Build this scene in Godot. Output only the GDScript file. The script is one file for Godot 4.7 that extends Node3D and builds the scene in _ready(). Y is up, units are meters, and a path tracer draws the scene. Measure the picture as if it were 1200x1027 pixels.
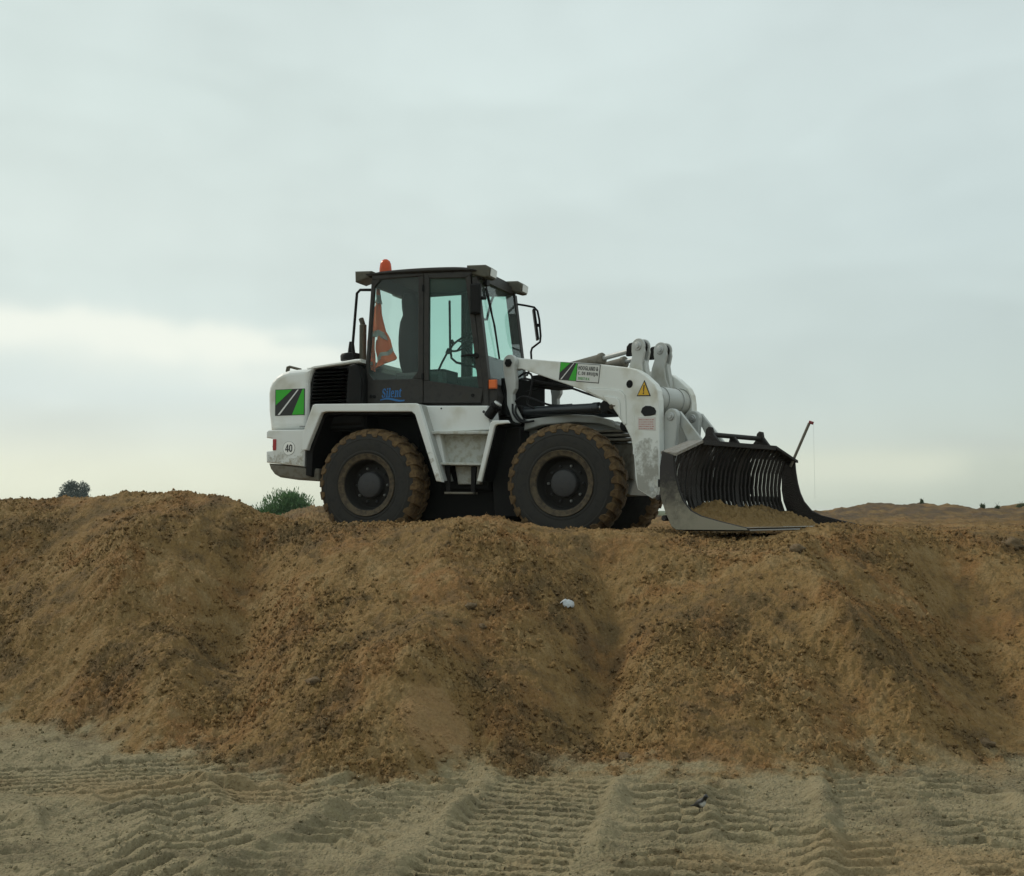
extends Node3D
# A silver compact wheel loader on a bank of dumped sand, overcast daylight.

const EYE := 1.62
var rng := RandomNumberGenerator.new()
var M := {}                      # materials by name
var loader: Node3D

# ------------------------------------------------------------------ mesh builder
class MB:
	var v := PackedVector3Array()
	var n := PackedVector3Array()
	var c := PackedColorArray()
	var col := Color(1, 1, 1)
	var t := Transform3D.IDENTITY

	# corners counter-clockwise as seen from outside
	func tri(a: Vector3, b: Vector3, d: Vector3, na := Vector3.ZERO, nb := Vector3.ZERO, nd := Vector3.ZERO) -> void:
		var f := (b - a).cross(d - a)
		if f.length_squared() < 1e-16: return
		if na == Vector3.ZERO:
			na = f.normalized(); nb = na; nd = na
		v.append(t * a); v.append(t * d); v.append(t * b)
		n.append((t.basis * na).normalized()); n.append((t.basis * nd).normalized()); n.append((t.basis * nb).normalized())
		c.append(col); c.append(col); c.append(col)

	func quad(a: Vector3, b: Vector3, d: Vector3, e: Vector3) -> void:
		tri(a, b, d); tri(a, d, e)

	# rings of equal length, normals smooth; closed = ring wraps round; caps close both ends
	func grid(rings: Array, closed := true, caps := true) -> void:
		var m: int = rings[0].size()
		var k := rings.size()
		var nn := []
		for i in k:
			var row := PackedVector3Array()
			var p0: PackedVector3Array = rings[maxi(i - 1, 0)]
			var p1: PackedVector3Array = rings[mini(i + 1, k - 1)]
			var p: PackedVector3Array = rings[i]
			for j in m:
				var l := (j - 1 + m) % m if closed else maxi(j - 1, 0)
				var r := (j + 1) % m if closed else mini(j + 1, m - 1)
				var q := (p[r] - p[l]).cross(p1[j] - p0[j])
				row.append(q.normalized() if q.length_squared() > 1e-18 else Vector3.UP)
			nn.append(row)
		for i in k - 1:
			for j in (m if closed else m - 1):
				var r := (j + 1) % m
				var a: Vector3 = rings[i][j]; var b: Vector3 = rings[i][r]
				var d: Vector3 = rings[i + 1][r]; var e: Vector3 = rings[i + 1][j]
				tri(a, b, d, nn[i][j], nn[i][r], nn[i + 1][r])
				tri(a, d, e, nn[i][j], nn[i + 1][r], nn[i + 1][j])
		if caps and closed:
			for e in [0, k - 1]:
				var ring: PackedVector3Array = rings[e]
				var mid := Vector3.ZERO
				for p in ring: mid += p
				mid /= m
				for j in m:
					var r := (j + 1) % m
					if e == 0: tri(mid, ring[r], ring[j])
					else: tri(mid, ring[j], ring[r])

	static func area(p: PackedVector2Array) -> float:
		var s := 0.0
		for i in p.size():
			var q := p[(i + 1) % p.size()]
			s += p[i].x * q.y - q.x * p[i].y
		return s * 0.5

	static func inset(p: PackedVector2Array, by: float) -> PackedVector2Array:
		var o := PackedVector2Array()
		var m := p.size()
		for i in m:
			var a := (p[i] - p[(i - 1 + m) % m]).normalized()
			var b := (p[(i + 1) % m] - p[i]).normalized()
			var na := Vector2(-a.y, a.x)
			var nb := Vector2(-b.y, b.x)
			var w := na + nb
			var s := maxf(1.0 + na.dot(nb), 0.35)
			o.append(p[i] + w / s * by)
		return o

	# polygon in x,y stretched from z0 to z1, edges rounded by bev in steps
	func prism(poly: PackedVector2Array, z0: float, z1: float, bev := 0.0, steps := 1) -> void:
		var p := poly.duplicate()
		if area(p) < 0: p.reverse()
		var m := p.size()
		var lay := []
		if bev <= 0.0:
			lay = [[p, z0], [p, z1]]
		else:
			for i in steps + 1:
				var a := (1.0 - float(i) / steps) * PI * 0.5
				lay.append([inset(p, bev * (1.0 - cos(a))), z0 + bev * (1.0 - sin(a))])
			for i in steps + 1:
				var a := float(i) / steps * PI * 0.5
				lay.append([inset(p, bev * (1.0 - cos(a))), z1 - bev * (1.0 - sin(a))])
		for k in lay.size() - 1:
			var lo: PackedVector2Array = lay[k][0]; var hi: PackedVector2Array = lay[k + 1][0]
			var za: float = lay[k][1]; var zb: float = lay[k + 1][1]
			for i in m:
				var j := (i + 1) % m
				quad(Vector3(lo[i].x, lo[i].y, za), Vector3(lo[j].x, lo[j].y, za), Vector3(hi[j].x, hi[j].y, zb), Vector3(hi[i].x, hi[i].y, zb))
		for e in [0, lay.size() - 1]:
			var q: PackedVector2Array = lay[e][0]
			var z: float = lay[e][1]
			var ids := Geometry2D.triangulate_polygon(q)
			for k in range(0, ids.size(), 3):
				var a := q[ids[k]]; var b := q[ids[k + 1]]; var d := q[ids[k + 2]]
				var up := (b - a).cross(d - a) > 0
				if (e == 0) == up:
					var s := b; b = d; d = s
				tri(Vector3(a.x, a.y, z), Vector3(b.x, b.y, z), Vector3(d.x, d.y, z))

	func box(lo: Vector3, hi: Vector3, bev := 0.006) -> void:
		var b := minf(bev, minf(minf(absf(hi.x - lo.x), absf(hi.y - lo.y)), absf(hi.z - lo.z)) * 0.3)
		prism(PackedVector2Array([Vector2(lo.x, lo.y), Vector2(hi.x, lo.y), Vector2(hi.x, hi.y), Vector2(lo.x, hi.y)]), lo.z, hi.z, b)

	# profile of (radius, height along local z); sharp bends stay sharp
	func lathe(prof: Array, seg := 24, a0 := 0.0, a1 := TAU) -> void:
		var k := prof.size()
		var sn := []
		for i in k - 1:
			var d: Vector2 = prof[i + 1] - prof[i]
			sn.append(Vector2(d.y, -d.x).normalized())
		for i in k - 1:
			var pa: Vector2 = prof[i]; var pb: Vector2 = prof[i + 1]
			var na: Vector2 = sn[i]; var nb: Vector2 = sn[i]
			if i > 0 and sn[i - 1].dot(sn[i]) > 0.76: na = (sn[i - 1] + sn[i]).normalized()
			if i < k - 2 and sn[i + 1].dot(sn[i]) > 0.76: nb = (sn[i + 1] + sn[i]).normalized()
			for j in seg:
				var u := a0 + (a1 - a0) * j / seg
				var w := a0 + (a1 - a0) * (j + 1) / seg
				var cu := Vector3(cos(u), sin(u), 0); var cw := Vector3(cos(w), sin(w), 0)
				var z := Vector3(0, 0, 1)
				var p0 := cu * pa.x + z * pa.y; var p1 := cw * pa.x + z * pa.y
				var p2 := cw * pb.x + z * pb.y; var p3 := cu * pb.x + z * pb.y
				tri(p0, p1, p2, cu * na.x + z * na.y, cw * na.x + z * na.y, cw * nb.x + z * nb.y)
				tri(p0, p2, p3, cu * na.x + z * na.y, cw * nb.x + z * nb.y, cu * nb.x + z * nb.y)

	# round bar from a to b with chamfered ends
	func rod(a: Vector3, b: Vector3, r: float, seg := 14, r2 := -1.0, ch := 0.15) -> void:
		if r2 < 0: r2 = r
		var old := t
		var z := (b - a).normalized()
		var x := z.cross(Vector3.UP if absf(z.y) < 0.9 else Vector3.RIGHT).normalized()
		t = t * Transform3D(Basis(x, z.cross(x), z), a)
		var l := (b - a).length()
		var e := minf(r, r2) * ch
		lathe([Vector2(0, 0), Vector2(r - e, 0), Vector2(r, e), Vector2(r2, l - e), Vector2(r2 - e, l), Vector2(0, l)], seg)
		t = old

	func tube(path: Array, r: float, sides := 8, r_end := -1.0) -> void:
		if r_end < 0: r_end = r
		var rings := []
		var x := Vector3.ZERO
		for i in path.size():
			var d: Vector3 = (path[mini(i + 1, path.size() - 1)] - path[maxi(i - 1, 0)]).normalized()
			if x == Vector3.ZERO: x = d.cross(Vector3.UP if absf(d.y) < 0.9 else Vector3.RIGHT).normalized()
			x = (x - d * x.dot(d)).normalized()
			var y := d.cross(x)
			var rr := lerpf(r, r_end, float(i) / (path.size() - 1))
			var ring := PackedVector3Array()
			for j in sides:
				var a := TAU * j / sides
				ring.append(path[i] + (x * cos(a) + y * sin(a)) * rr)
			rings.append(ring)
		grid(rings)

	# printed lettering, its middle at the origin of at
	func text(s: String, height: float, at: Transform3D, face := "Droid Sans", width := 0.0, slant := 0.0) -> void:
		var tm := TextMesh.new()
		var f := SystemFont.new()
		f.font_names = PackedStringArray([face])
		f.font_weight = 700
		tm.font = f
		tm.text = s
		tm.font_size = 32
		tm.depth = 0.002
		tm.pixel_size = 0.01
		var ar := tm.get_mesh_arrays()
		var vs: PackedVector3Array = ar[Mesh.ARRAY_VERTEX]
		var ns: PackedVector3Array = ar[Mesh.ARRAY_NORMAL]
		if vs.is_empty(): return
		var lo := vs[0]; var hi := vs[0]
		for p in vs:
			lo = lo.min(p); hi = hi.max(p)
		var k := height / (hi.y - lo.y)
		var kx := k if width <= 0.0 else width / (hi.x - lo.x)
		var mid := (lo + hi) * 0.5
		var ids: PackedInt32Array = ar[Mesh.ARRAY_INDEX]
		var m := ids.size() if ids.size() > 0 else vs.size()
		for q in m:
			var i := ids[q] if ids.size() > 0 else q
			var p := vs[i] - mid
			p = Vector3(p.x * kx + slant * p.y * k, p.y * k, p.z)
			v.append(t * (at * p)); n.append((t.basis * (at.basis * ns[i])).normalized()); c.append(col)

	func mesh() -> ArrayMesh:
		var ar := []
		ar.resize(Mesh.ARRAY_MAX)
		ar[Mesh.ARRAY_VERTEX] = v
		ar[Mesh.ARRAY_NORMAL] = n
		ar[Mesh.ARRAY_COLOR] = c
		var am := ArrayMesh.new()
		am.add_surface_from_arrays(Mesh.PRIMITIVE_TRIANGLES, ar)
		return am

# ------------------------------------------------------------------ helpers
func V2(a: Array) -> PackedVector2Array:
	var o := PackedVector2Array()
	for i in range(0, a.size(), 2): o.append(Vector2(a[i], a[i + 1]))
	return o

func part(parent: Node, called: String, b: MB, m: Material) -> MeshInstance3D:
	var o := MeshInstance3D.new()
	o.name = called
	o.mesh = b.mesh()
	o.material_override = m
	o.cast_shadow = GeometryInstance3D.SHADOW_CASTING_SETTING_ON
	parent.add_child(o, true)
	return o

func group_node(parent: Node, called: String, xf := Transform3D.IDENTITY) -> Node3D:
	var o := Node3D.new()
	o.name = called
	parent.add_child(o, true)
	o.transform = xf
	return o

func tag(o: Node, label: String, category: String, grp := "", kind := "") -> void:
	o.set_meta("label", label)
	if category != "": o.set_meta("category", category)
	if grp != "": o.set_meta("group", grp)
	if kind != "": o.set_meta("kind", kind)

func noise(seed_: int, freq: float, oct := 4, type := FastNoiseLite.TYPE_SIMPLEX_SMOOTH, ridged := false) -> FastNoiseLite:
	var f := FastNoiseLite.new()
	f.seed = seed_
	f.frequency = freq
	f.noise_type = type
	f.fractal_type = FastNoiseLite.FRACTAL_RIDGED if ridged else FastNoiseLite.FRACTAL_FBM
	f.fractal_octaves = oct
	return f

# seamless noise looked up in a ramp of colours (linear values)
func ramp_tex(f: FastNoiseLite, size: int, stops: Array) -> ImageTexture:
	var src := f.get_seamless_image(size, size)
	src.convert(Image.FORMAT_L8)
	var lut := PackedByteArray()
	for i in 256:
		var x := i / 255.0
		var cl: Color = stops[stops.size() - 1][1]
		for k in stops.size() - 1:
			if x <= stops[k + 1][0]:
				var a: float = stops[k][0]; var b: float = stops[k + 1][0]
				cl = stops[k][1].lerp(stops[k + 1][1], clampf((x - a) / maxf(b - a, 1e-5), 0, 1))
				break
		cl = cl.linear_to_srgb()
		lut.append(int(clampf(cl.r, 0, 1) * 255)); lut.append(int(clampf(cl.g, 0, 1) * 255)); lut.append(int(clampf(cl.b, 0, 1) * 255))
	var d := src.get_data()
	var o := PackedByteArray()
	o.resize(d.size() * 3)
	for i in d.size():
		var k := d[i] * 3
		o[i * 3] = lut[k]; o[i * 3 + 1] = lut[k + 1]; o[i * 3 + 2] = lut[k + 2]
	var im := Image.create_from_data(size, size, false, Image.FORMAT_RGB8, o)
	return ImageTexture.create_from_image(im)

func bump_tex(f: FastNoiseLite, size: int) -> ImageTexture:
	var src := f.get_seamless_image(size, size)
	src.convert(Image.FORMAT_L8)
	return ImageTexture.create_from_image(src)

func mat(called: String, cl: Color, rough: float, metal := 0.0, tex: Texture2D = null, scale := 1.0) -> StandardMaterial3D:
	var m := StandardMaterial3D.new()
	m.resource_name = called
	m.albedo_color = cl.linear_to_srgb()
	m.roughness = rough
	m.metallic = metal
	m.cull_mode = BaseMaterial3D.CULL_DISABLED
	if tex:
		m.albedo_texture = tex
		m.uv1_triplanar = true
		m.uv1_scale = Vector3.ONE * scale
	M[called] = m
	return m

func relief(m: StandardMaterial3D, tex: Texture2D, cm: float) -> void:
	m.heightmap_enabled = true
	m.heightmap_texture = tex
	m.heightmap_scale = cm

func circle(cx: float, cy: float, r: float, seg := 24, a0 := 0.0, a1 := TAU) -> PackedVector2Array:
	var o := PackedVector2Array()
	var full := absf(a1 - a0 - TAU) < 1e-4
	for i in (seg if full else seg + 1):
		var a := a0 + (a1 - a0) * i / seg
		o.append(Vector2(cx + cos(a) * r, cy + sin(a) * r))
	return o

func tab(x: float, t: PackedFloat32Array) -> float:   # x, y pairs joined smoothly
	var k := t.size()
	if x <= t[0]: return t[1]
	if x >= t[k - 2]: return t[k - 1]
	var i := 0
	while t[i + 2] < x: i += 2
	var f := (x - t[i]) / (t[i + 2] - t[i])
	f = f * f * (3.0 - 2.0 * f)
	return lerpf(t[i + 1], t[i + 3], f)

# ------------------------------------------------------------------ main
func _ready() -> void:
	rng.seed = 71
	camera_and_light()
	materials()
	ground()
	loose_sand()
	build_loader()
	small_things()
	vegetation()

func camera_and_light() -> void:
	var cam := Camera3D.new()
	cam.name = "camera"
	cam.fov = rad_to_deg(2.0 * atan(513.5 / 1400.0))
	cam.near = 0.05
	cam.far = 3000.0
	add_child(cam)
	cam.position = Vector3(0, EYE, 0)
	cam.rotation = Vector3(atan(84.5 / 1400.0), 0, 0)
	cam.current = true

	var env := Environment.new()
	env.background_mode = Environment.BG_SKY
	var sky := Sky.new()
	var sm := PanoramaSkyMaterial.new()
	sm.panorama = sky_image()
	sky.sky_material = sm
	env.sky = sky
	env.ambient_light_source = Environment.AMBIENT_SOURCE_SKY
	env.tonemap_mode = Environment.TONE_MAPPER_LINEAR
	env.tonemap_exposure = 1.13
	env.sdfgi_enabled = true
	env.ssao_enabled = true
	env.ssil_enabled = true
	env.fog_enabled = true
	env.fog_density = 0.00025
	env.fog_light_color = Color(0.85, 0.9, 0.88)
	var we := WorldEnvironment.new()
	we.name = "world_environment"
	we.environment = env
	add_child(we)

	var sun := DirectionalLight3D.new()
	sun.name = "sun"
	sun.light_energy = 0.5
	sun.light_color = Color(1.0, 0.96, 0.9)
	sun.light_angular_distance = 12.0
	sun.shadow_enabled = true
	add_child(sun)
	sun.look_at_from_position(Vector3(-7.0, 6.6, -5.6), Vector3.ZERO)

func sky_image() -> ImageTexture:
	var w := 1024
	var h := 512
	var f := noise(5, 1.0, 4)
	var g := noise(9, 1.0, 3)
	# colours towards the brighter left and the duller right, by height in degrees
	var stops := [[0.0, Color(0.75, 0.765, 0.61), Color(0.49, 0.53, 0.45)], [2.0, Color(0.745, 0.77, 0.635), Color(0.49, 0.545, 0.475)], [3.6, Color(0.66, 0.71, 0.64), Color(0.505, 0.57, 0.525)], [5.2, Color(0.61, 0.68, 0.65), Color(0.51, 0.59, 0.56)], [8.0, Color(0.605, 0.685, 0.655), Color(0.515, 0.60, 0.585)], [13.0, Color(0.615, 0.695, 0.665), Color(0.515, 0.605, 0.60)], [19.0, Color(0.60, 0.69, 0.665), Color(0.545, 0.635, 0.63)], [26.0, Color(0.59, 0.675, 0.66), Color(0.55, 0.635, 0.635)], [90.0, Color(0.6, 0.675, 0.675), Color(0.56, 0.635, 0.64)]]
	var px := PackedFloat32Array()
	px.resize(w * h * 3)
	for j in h:
		var el := PI * (0.5 - (j + 0.5) / h)
		var e := rad_to_deg(el)
		var cleft := Color(0.55, 0.56, 0.5)
		var cright := cleft
		if e > 0:
			for k in stops.size() - 1:
				if e <= stops[k + 1][0]:
					var q: float = (e - stops[k][0]) / (stops[k + 1][0] - stops[k][0])
					cleft = stops[k][1].lerp(stops[k + 1][1], q)
					cright = stops[k][2].lerp(stops[k + 1][2], q)
					break
		for i in w:
			var az := wrapf(TAU * (i + 0.5) / w, -PI, PI)   # 0 looks along -z, column 0
			var o := (j * w + i) * 3
			var cl := cleft
			if e > 0:
				var d := Vector3(sin(az) * cos(el), sin(el), -cos(az) * cos(el))
				var a := g.get_noise_3d(d.x * 1.1, d.y * 3.0 + 7.0, d.z * 1.1)
				var b := f.get_noise_3d(d.x * 2.2 + a * 0.6, d.y * 11.0 + a, d.z * 2.2)
				var s := f.get_noise_3d(d.x * 5.0 + 3.0, d.y * 9.0 + b, d.z * 5.0)
				var s2 := f.get_noise_3d(d.x * 14.0, d.y * 30.0 + b * 2.0, d.z * 14.0)
				# the sun stands behind the cloud to the left
				var left := clampf((0.5 + 0.5 * cos(az + 1.15) - 0.53) / 0.33, 0.0, 1.0)
				cl = cright.lerp(cleft, left)
				var k := 1.0 + 0.035 * a + 0.07 * b + 0.06 * s + 0.018 * s2
				cl = Color(cl.r * k, cl.g * k, cl.b * k)
				var pale := exp(-pow((e - 1.9 + 0.6 * a) / 0.7, 2.0)) * (1.0 - left)
				cl = cl.lerp(Color(0.62, 0.655, 0.545), clampf(pale * (0.8 + 1.5 * s), 0.0, 0.8))
				# long pale break in the cloud low on the left
				var lift := 8.6 - rad_to_deg(az + 0.39) * 0.085 + a * 0.8 + s * 1.0 + s2 * 0.5
				var w1 := 0.6 if e > lift else 1.75
				var br := exp(-pow((e - lift) / w1, 2.0)) * smoothstep(0.35, 1.05, left + 0.25 * s)
				cl = cl.lerp(Color(0.80, 0.835, 0.755), clampf(br * (0.85 + b), 0.0, 0.95))
			px[o] = cl.r; px[o + 1] = cl.g; px[o + 2] = cl.b
	var im := Image.create_from_data(w, h, false, Image.FORMAT_RGBF, px.to_byte_array())
	return ImageTexture.create_from_image(im)

func materials() -> void:
	var fine := noise(31, 0.02, 5)
	var coarse := noise(32, 0.006, 4)
	var speck := noise(33, 0.06, 3)
	var dirt := ramp_tex(coarse, 512, [[0.0, Color(0.68, 0.63, 0.54)], [0.26, Color(0.87, 0.85, 0.80)], [0.4, Color(0.95, 0.94, 0.92)], [0.55, Color(1, 1, 1)], [1.0, Color(1, 1, 1)]])
	var grime := ramp_tex(fine, 512, [[0.0, Color(0.66, 0.6, 0.5)], [0.36, Color(0.86, 0.83, 0.77)], [0.55, Color(1, 1, 1)], [1.0, Color(1, 1, 1)]])
	var mud := ramp_tex(fine, 512, [[0.0, Color(0.35, 0.33, 0.31)], [0.42, Color(0.6, 0.55, 0.5)], [0.6, Color(1.0, 0.92, 0.8)], [1.0, Color(1.25, 1.1, 0.9)]])
	var dust := ramp_tex(fine, 512, [[0.0, Color(0.7, 0.7, 0.7)], [0.5, Color(1, 1, 1)], [0.72, Color(1.0, 0.98, 0.94)], [1.0, Color(1.0, 0.96, 0.88)]])
	var rust := ramp_tex(fine, 512, [[0.0, Color(0.66, 0.54, 0.44)], [0.4, Color(0.82, 0.75, 0.68)], [0.55, Color(0.95, 0.93, 0.9)], [1.0, Color(1.0, 1.0, 1.0)]])
	var grain := bump_tex(speck, 512)
	var orange_peel := bump_tex(fine, 512)

	mat("white_paint", Color(0.76, 0.775, 0.75), 0.42, 0.0, dirt, 0.55)
	mat("silver_paint", Color(0.74, 0.755, 0.72), 0.45, 0.0, dirt, 0.7)
	mat("shaded_white", Color(0.42, 0.435, 0.42), 0.6, 0.0, dirt, 0.9)
	mat("grey_paint", Color(0.46, 0.475, 0.455), 0.45, 0.0, dirt, 0.8)
	mat("frame_grey", Color(0.34, 0.35, 0.335), 0.55, 0.0, dirt, 0.8)
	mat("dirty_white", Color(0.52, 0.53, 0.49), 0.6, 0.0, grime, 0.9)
	mat("cab_paint", Color(0.044, 0.041, 0.038), 0.45, 0.0, dust, 0.8)
	mat("black_plastic", Color(0.0085, 0.008, 0.008), 0.55, 0.0, dust, 1.1)
	mat("black_steel", Color(0.006, 0.006, 0.006), 0.65, 0.0, dust, 0.9)
	mat("hose_rubber", Color(0.014, 0.014, 0.015), 0.5)
	mat("olive_shell", Color(0.085, 0.078, 0.055), 0.6, 0.0, dust, 1.5)
	mat("tyre_rubber", Color(0.041, 0.039, 0.036), 0.85, 0.0, dust, 0.9)
	mat("muddy_tread", Color(0.15, 0.098, 0.048), 0.95, 0.0, mud, 1.6)
	mat("rim_paint", Color(0.028, 0.026, 0.024), 0.6, 0.0, dust, 1.5)
	mat("rim_ring", Color(0.095, 0.075, 0.05), 0.8, 0.0, mud, 1.2)
	mat("hub_grey", Color(0.042, 0.041, 0.042), 0.7, 0.0, dust, 1.6)
	mat("bolt_steel", Color(0.3, 0.3, 0.29), 0.4, 0.7)
	mat("grey_underbody", Color(0.17, 0.155, 0.125), 0.8, 0.0, grime, 1.1)
	mat("bucket_dark", Color(0.015, 0.012, 0.010), 0.7, 0.15, rust, 1.4)
	mat("bucket_worn", Color(0.3, 0.28, 0.21), 0.6, 0.35, rust, 1.6)
	mat("bucket_edge", Color(0.24, 0.23, 0.21), 0.5, 0.45, rust, 2.2)
	mat("chrome", Color(0.55, 0.56, 0.56), 0.22, 0.9)
	mat("pin_steel", Color(0.42, 0.43, 0.42), 0.45, 0.5)
	mat("cylinder_black", Color(0.02, 0.024, 0.028), 0.3, 0.2)
	mat("seat_cloth", Color(0.022, 0.022, 0.023), 0.9)
	mat("dash_grey", Color(0.07, 0.075, 0.07), 0.8)
	mat("vest_orange", Color(0.85, 0.19, 0.07), 0.8)
	mat("vest_tape", Color(0.42, 0.42, 0.40), 0.6)
	mat("lamp_lens", Color(0.62, 0.62, 0.6), 0.2, 0.3)
	mat("signal_orange", Color(0.75, 0.14, 0.015), 0.3)
	mat("tail_red", Color(0.38, 0.018, 0.02), 0.3)
	mat("faded_red", Color(0.2, 0.03, 0.03), 0.6)
	mat("paper", Color(0.5, 0.52, 0.54), 0.8)
	mat("stone", Color(0.22, 0.15, 0.08), 0.95, 0.0, grime, 6.0)
	mat("bark", Color(0.07, 0.055, 0.04), 0.95)
	var pr := mat("print", Color(1, 1, 1), 0.5)
	pr.vertex_color_use_as_albedo = true
	var ws := mat("worn_steel", Color(1, 1, 1), 0.6)
	ws.vertex_color_use_as_albedo = true
	var dm := mat("dried_mud", Color(1, 1, 1), 0.95)
	dm.vertex_color_use_as_albedo = true
	var be := mat("beacon_orange", Color(0.6, 0.1, 0.015), 0.2)
	be.backlight_enabled = true
	be.backlight = Color(0.8, 0.25, 0.05)
	var gl := mat("cab_glass", Color(0.42, 0.62, 0.55), 0.02)
	gl.transparency = BaseMaterial3D.TRANSPARENCY_ALPHA
	gl.albedo_color = Color(0.80, 0.935, 0.90, 0.03)
	gl.refraction_enabled = true
	gl.refraction_scale = 0.02
	gl.metallic_specular = 0.5
	var gl2: StandardMaterial3D = gl.duplicate()
	gl2.resource_name = "clear_glass"
	gl2.albedo_color = Color(0.925, 0.975, 0.96, 0.03)
	M["clear_glass"] = gl2
	for k in ["cab_paint", "black_plastic", "black_steel", "tyre_rubber", "rim_paint", "seat_cloth", "hose_rubber"]: M[k].metallic_specular = 0.3
	for k in ["white_paint", "silver_paint"]:
		M[k].clearcoat_enabled = true
		M[k].clearcoat = 0.25
		M[k].clearcoat_roughness = 0.3
	for k in ["muddy_tread", "rim_ring", "bucket_dark", "bucket_worn", "stone", "dirty_white"]:
		relief(M[k], grain, 0.6)
	relief(M["seat_cloth"], orange_peel, 0.3)

	var sandtex := ramp_tex(noise(41, 0.03, 5), 1024, [[0.0, Color(0.62, 0.6, 0.58)], [0.35, Color(0.84, 0.83, 0.82)], [0.55, Color(1, 1, 1)], [1.0, Color(1.0, 1.0, 1.0)]])
	var sand := mat("sand", Color(1, 1, 1), 0.97, 0.0, sandtex, 0.9)
	sand.vertex_color_use_as_albedo = true
	sand.metallic_specular = 0.25
	sand.uv1_world_triplanar = true
	relief(sand, bump_tex(noise(42, 0.045, 5), 1024), 1.4)
	var leaf := mat("leaf", Color(1, 1, 1), 0.7)
	leaf.vertex_color_use_as_albedo = true
	leaf.backlight_enabled = true
	leaf.backlight = Color(0.4, 0.45, 0.25)
# ------------------------------------------------------------------ the sand
var n_big := noise(101, 0.45, 3)
var n_mid := noise(102, 1.5, 3)
var n_clod := noise(103, 5.5, 3, FastNoiseLite.TYPE_SIMPLEX_SMOOTH, true)
var n_fine := noise(104, 14.0, 3)
var n_tone := noise(105, 0.8, 4)
var n_tone2 := noise(106, 4.5, 3)
var n_grit := noise(108, 26.0, 2)
var n_cell := noise(107, 11.0, 2, FastNoiseLite.TYPE_CELLULAR)
# foot of the heaps, their crest (both as depth from the camera) and the crest's height, by x
var FOOT := PackedFloat32Array([-9, 10.5, -5, 9.5, -3.86, 9.0, -3.07, 8.59, -2.3, 8.04, -1.61, 7.51, -0.87, 7.15, -0.21, 7.39, 0.54, 7.6, 1.05, 7.34, 1.83, 7.30, 2.43, 7.56, 3.35, 7.82, 5, 7.9, 9, 8.6])
var CREST := PackedFloat32Array([-9, 13.0, -5, 12.2, -3.4, 12.0, -2.5, 11.6, -2.0, 11.3, -1.4, 11.1, -0.5, 10.85, 0.3, 10.8, 1.2, 10.8, 1.6, 10.6, 1.9, 10.2, 2.3, 10.2, 2.7, 10.6, 3.2, 10.8, 4, 11.0, 5.2, 11.4, 9, 12.0])
var TOP := PackedFloat32Array([-9, 1.6, -6, 1.68, -5, 1.70, -4.45, 1.70, -4.2, 1.735, -3.9, 1.765, -3.4, 1.775, -3.0, 1.745, -2.75, 1.67, -2.45, 1.56, -2.1, 1.475, -1.6, 1.455, -1.2, 1.46, -0.85, 1.475, -0.45, 1.53, -0.15, 1.515, 0.05, 1.475, 0.35, 1.405, 1.2, 1.40, 1.55, 1.33, 1.9, 1.25, 2.25, 1.28, 2.55, 1.39, 2.9, 1.435, 3.4, 1.41, 4, 1.37, 5.2, 1.39, 9, 1.35])
# tracks in the flat sand: from x, depth to x, depth; width; kind; bend
var TRACKS := [
	[-4.6, 7.9, -2.6, 7.5, 0.6, 1.0, 0.0, 0.0], [-3.7, 7.0, -1.0, 7.75, 0.85, 3.0, 0.0, 0.0], [-0.6, 7.1, -2.0, 6.9, 0.55, 3.0, 0.1, 0.0],
	[-2.25, 7.25, -1.45, 5.75, 0.50, 1.0, 0.0, 0.30], [-3.3, 6.4, -1.95, 4.6, 0.75, 1.0, 0.1, -0.25], [-2.35, 6.75, -1.15, 4.9, 0.46, 1.0, -0.10, 0.75],
	[-1.35, 4.6, -0.2, 7.3, 0.48, 2.0, 0.04, 0.5], [0.62, 4.6, 0.98, 7.2, 0.52, 1.0, 0.0, 0.12], [1.15, 4.5, 1.42, 7.0, 0.50, 1.0, 0.0, -0.10],
	[-0.42, 4.6, 0.28, 7.4, 0.68, 0.0, -0.04, 0.0], [1.47, 4.5, 2.2, 7.5, 0.50, 2.0, -0.02, 0.5],
	[2.15, 4.5, 2.75, 7.5, 0.44, 1.0, 0.05, 0.3], [2.9, 5.0, 3.6, 7.6, 0.5, 1.0, -0.05, 0.4], [3.9, 5.0, 4.4, 7.6, 0.5, 2.0, 0.0, 0.4]]

func smax0(x: float, k: float) -> float:
	return (x + sqrt(x * x + k * k)) * 0.5

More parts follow.
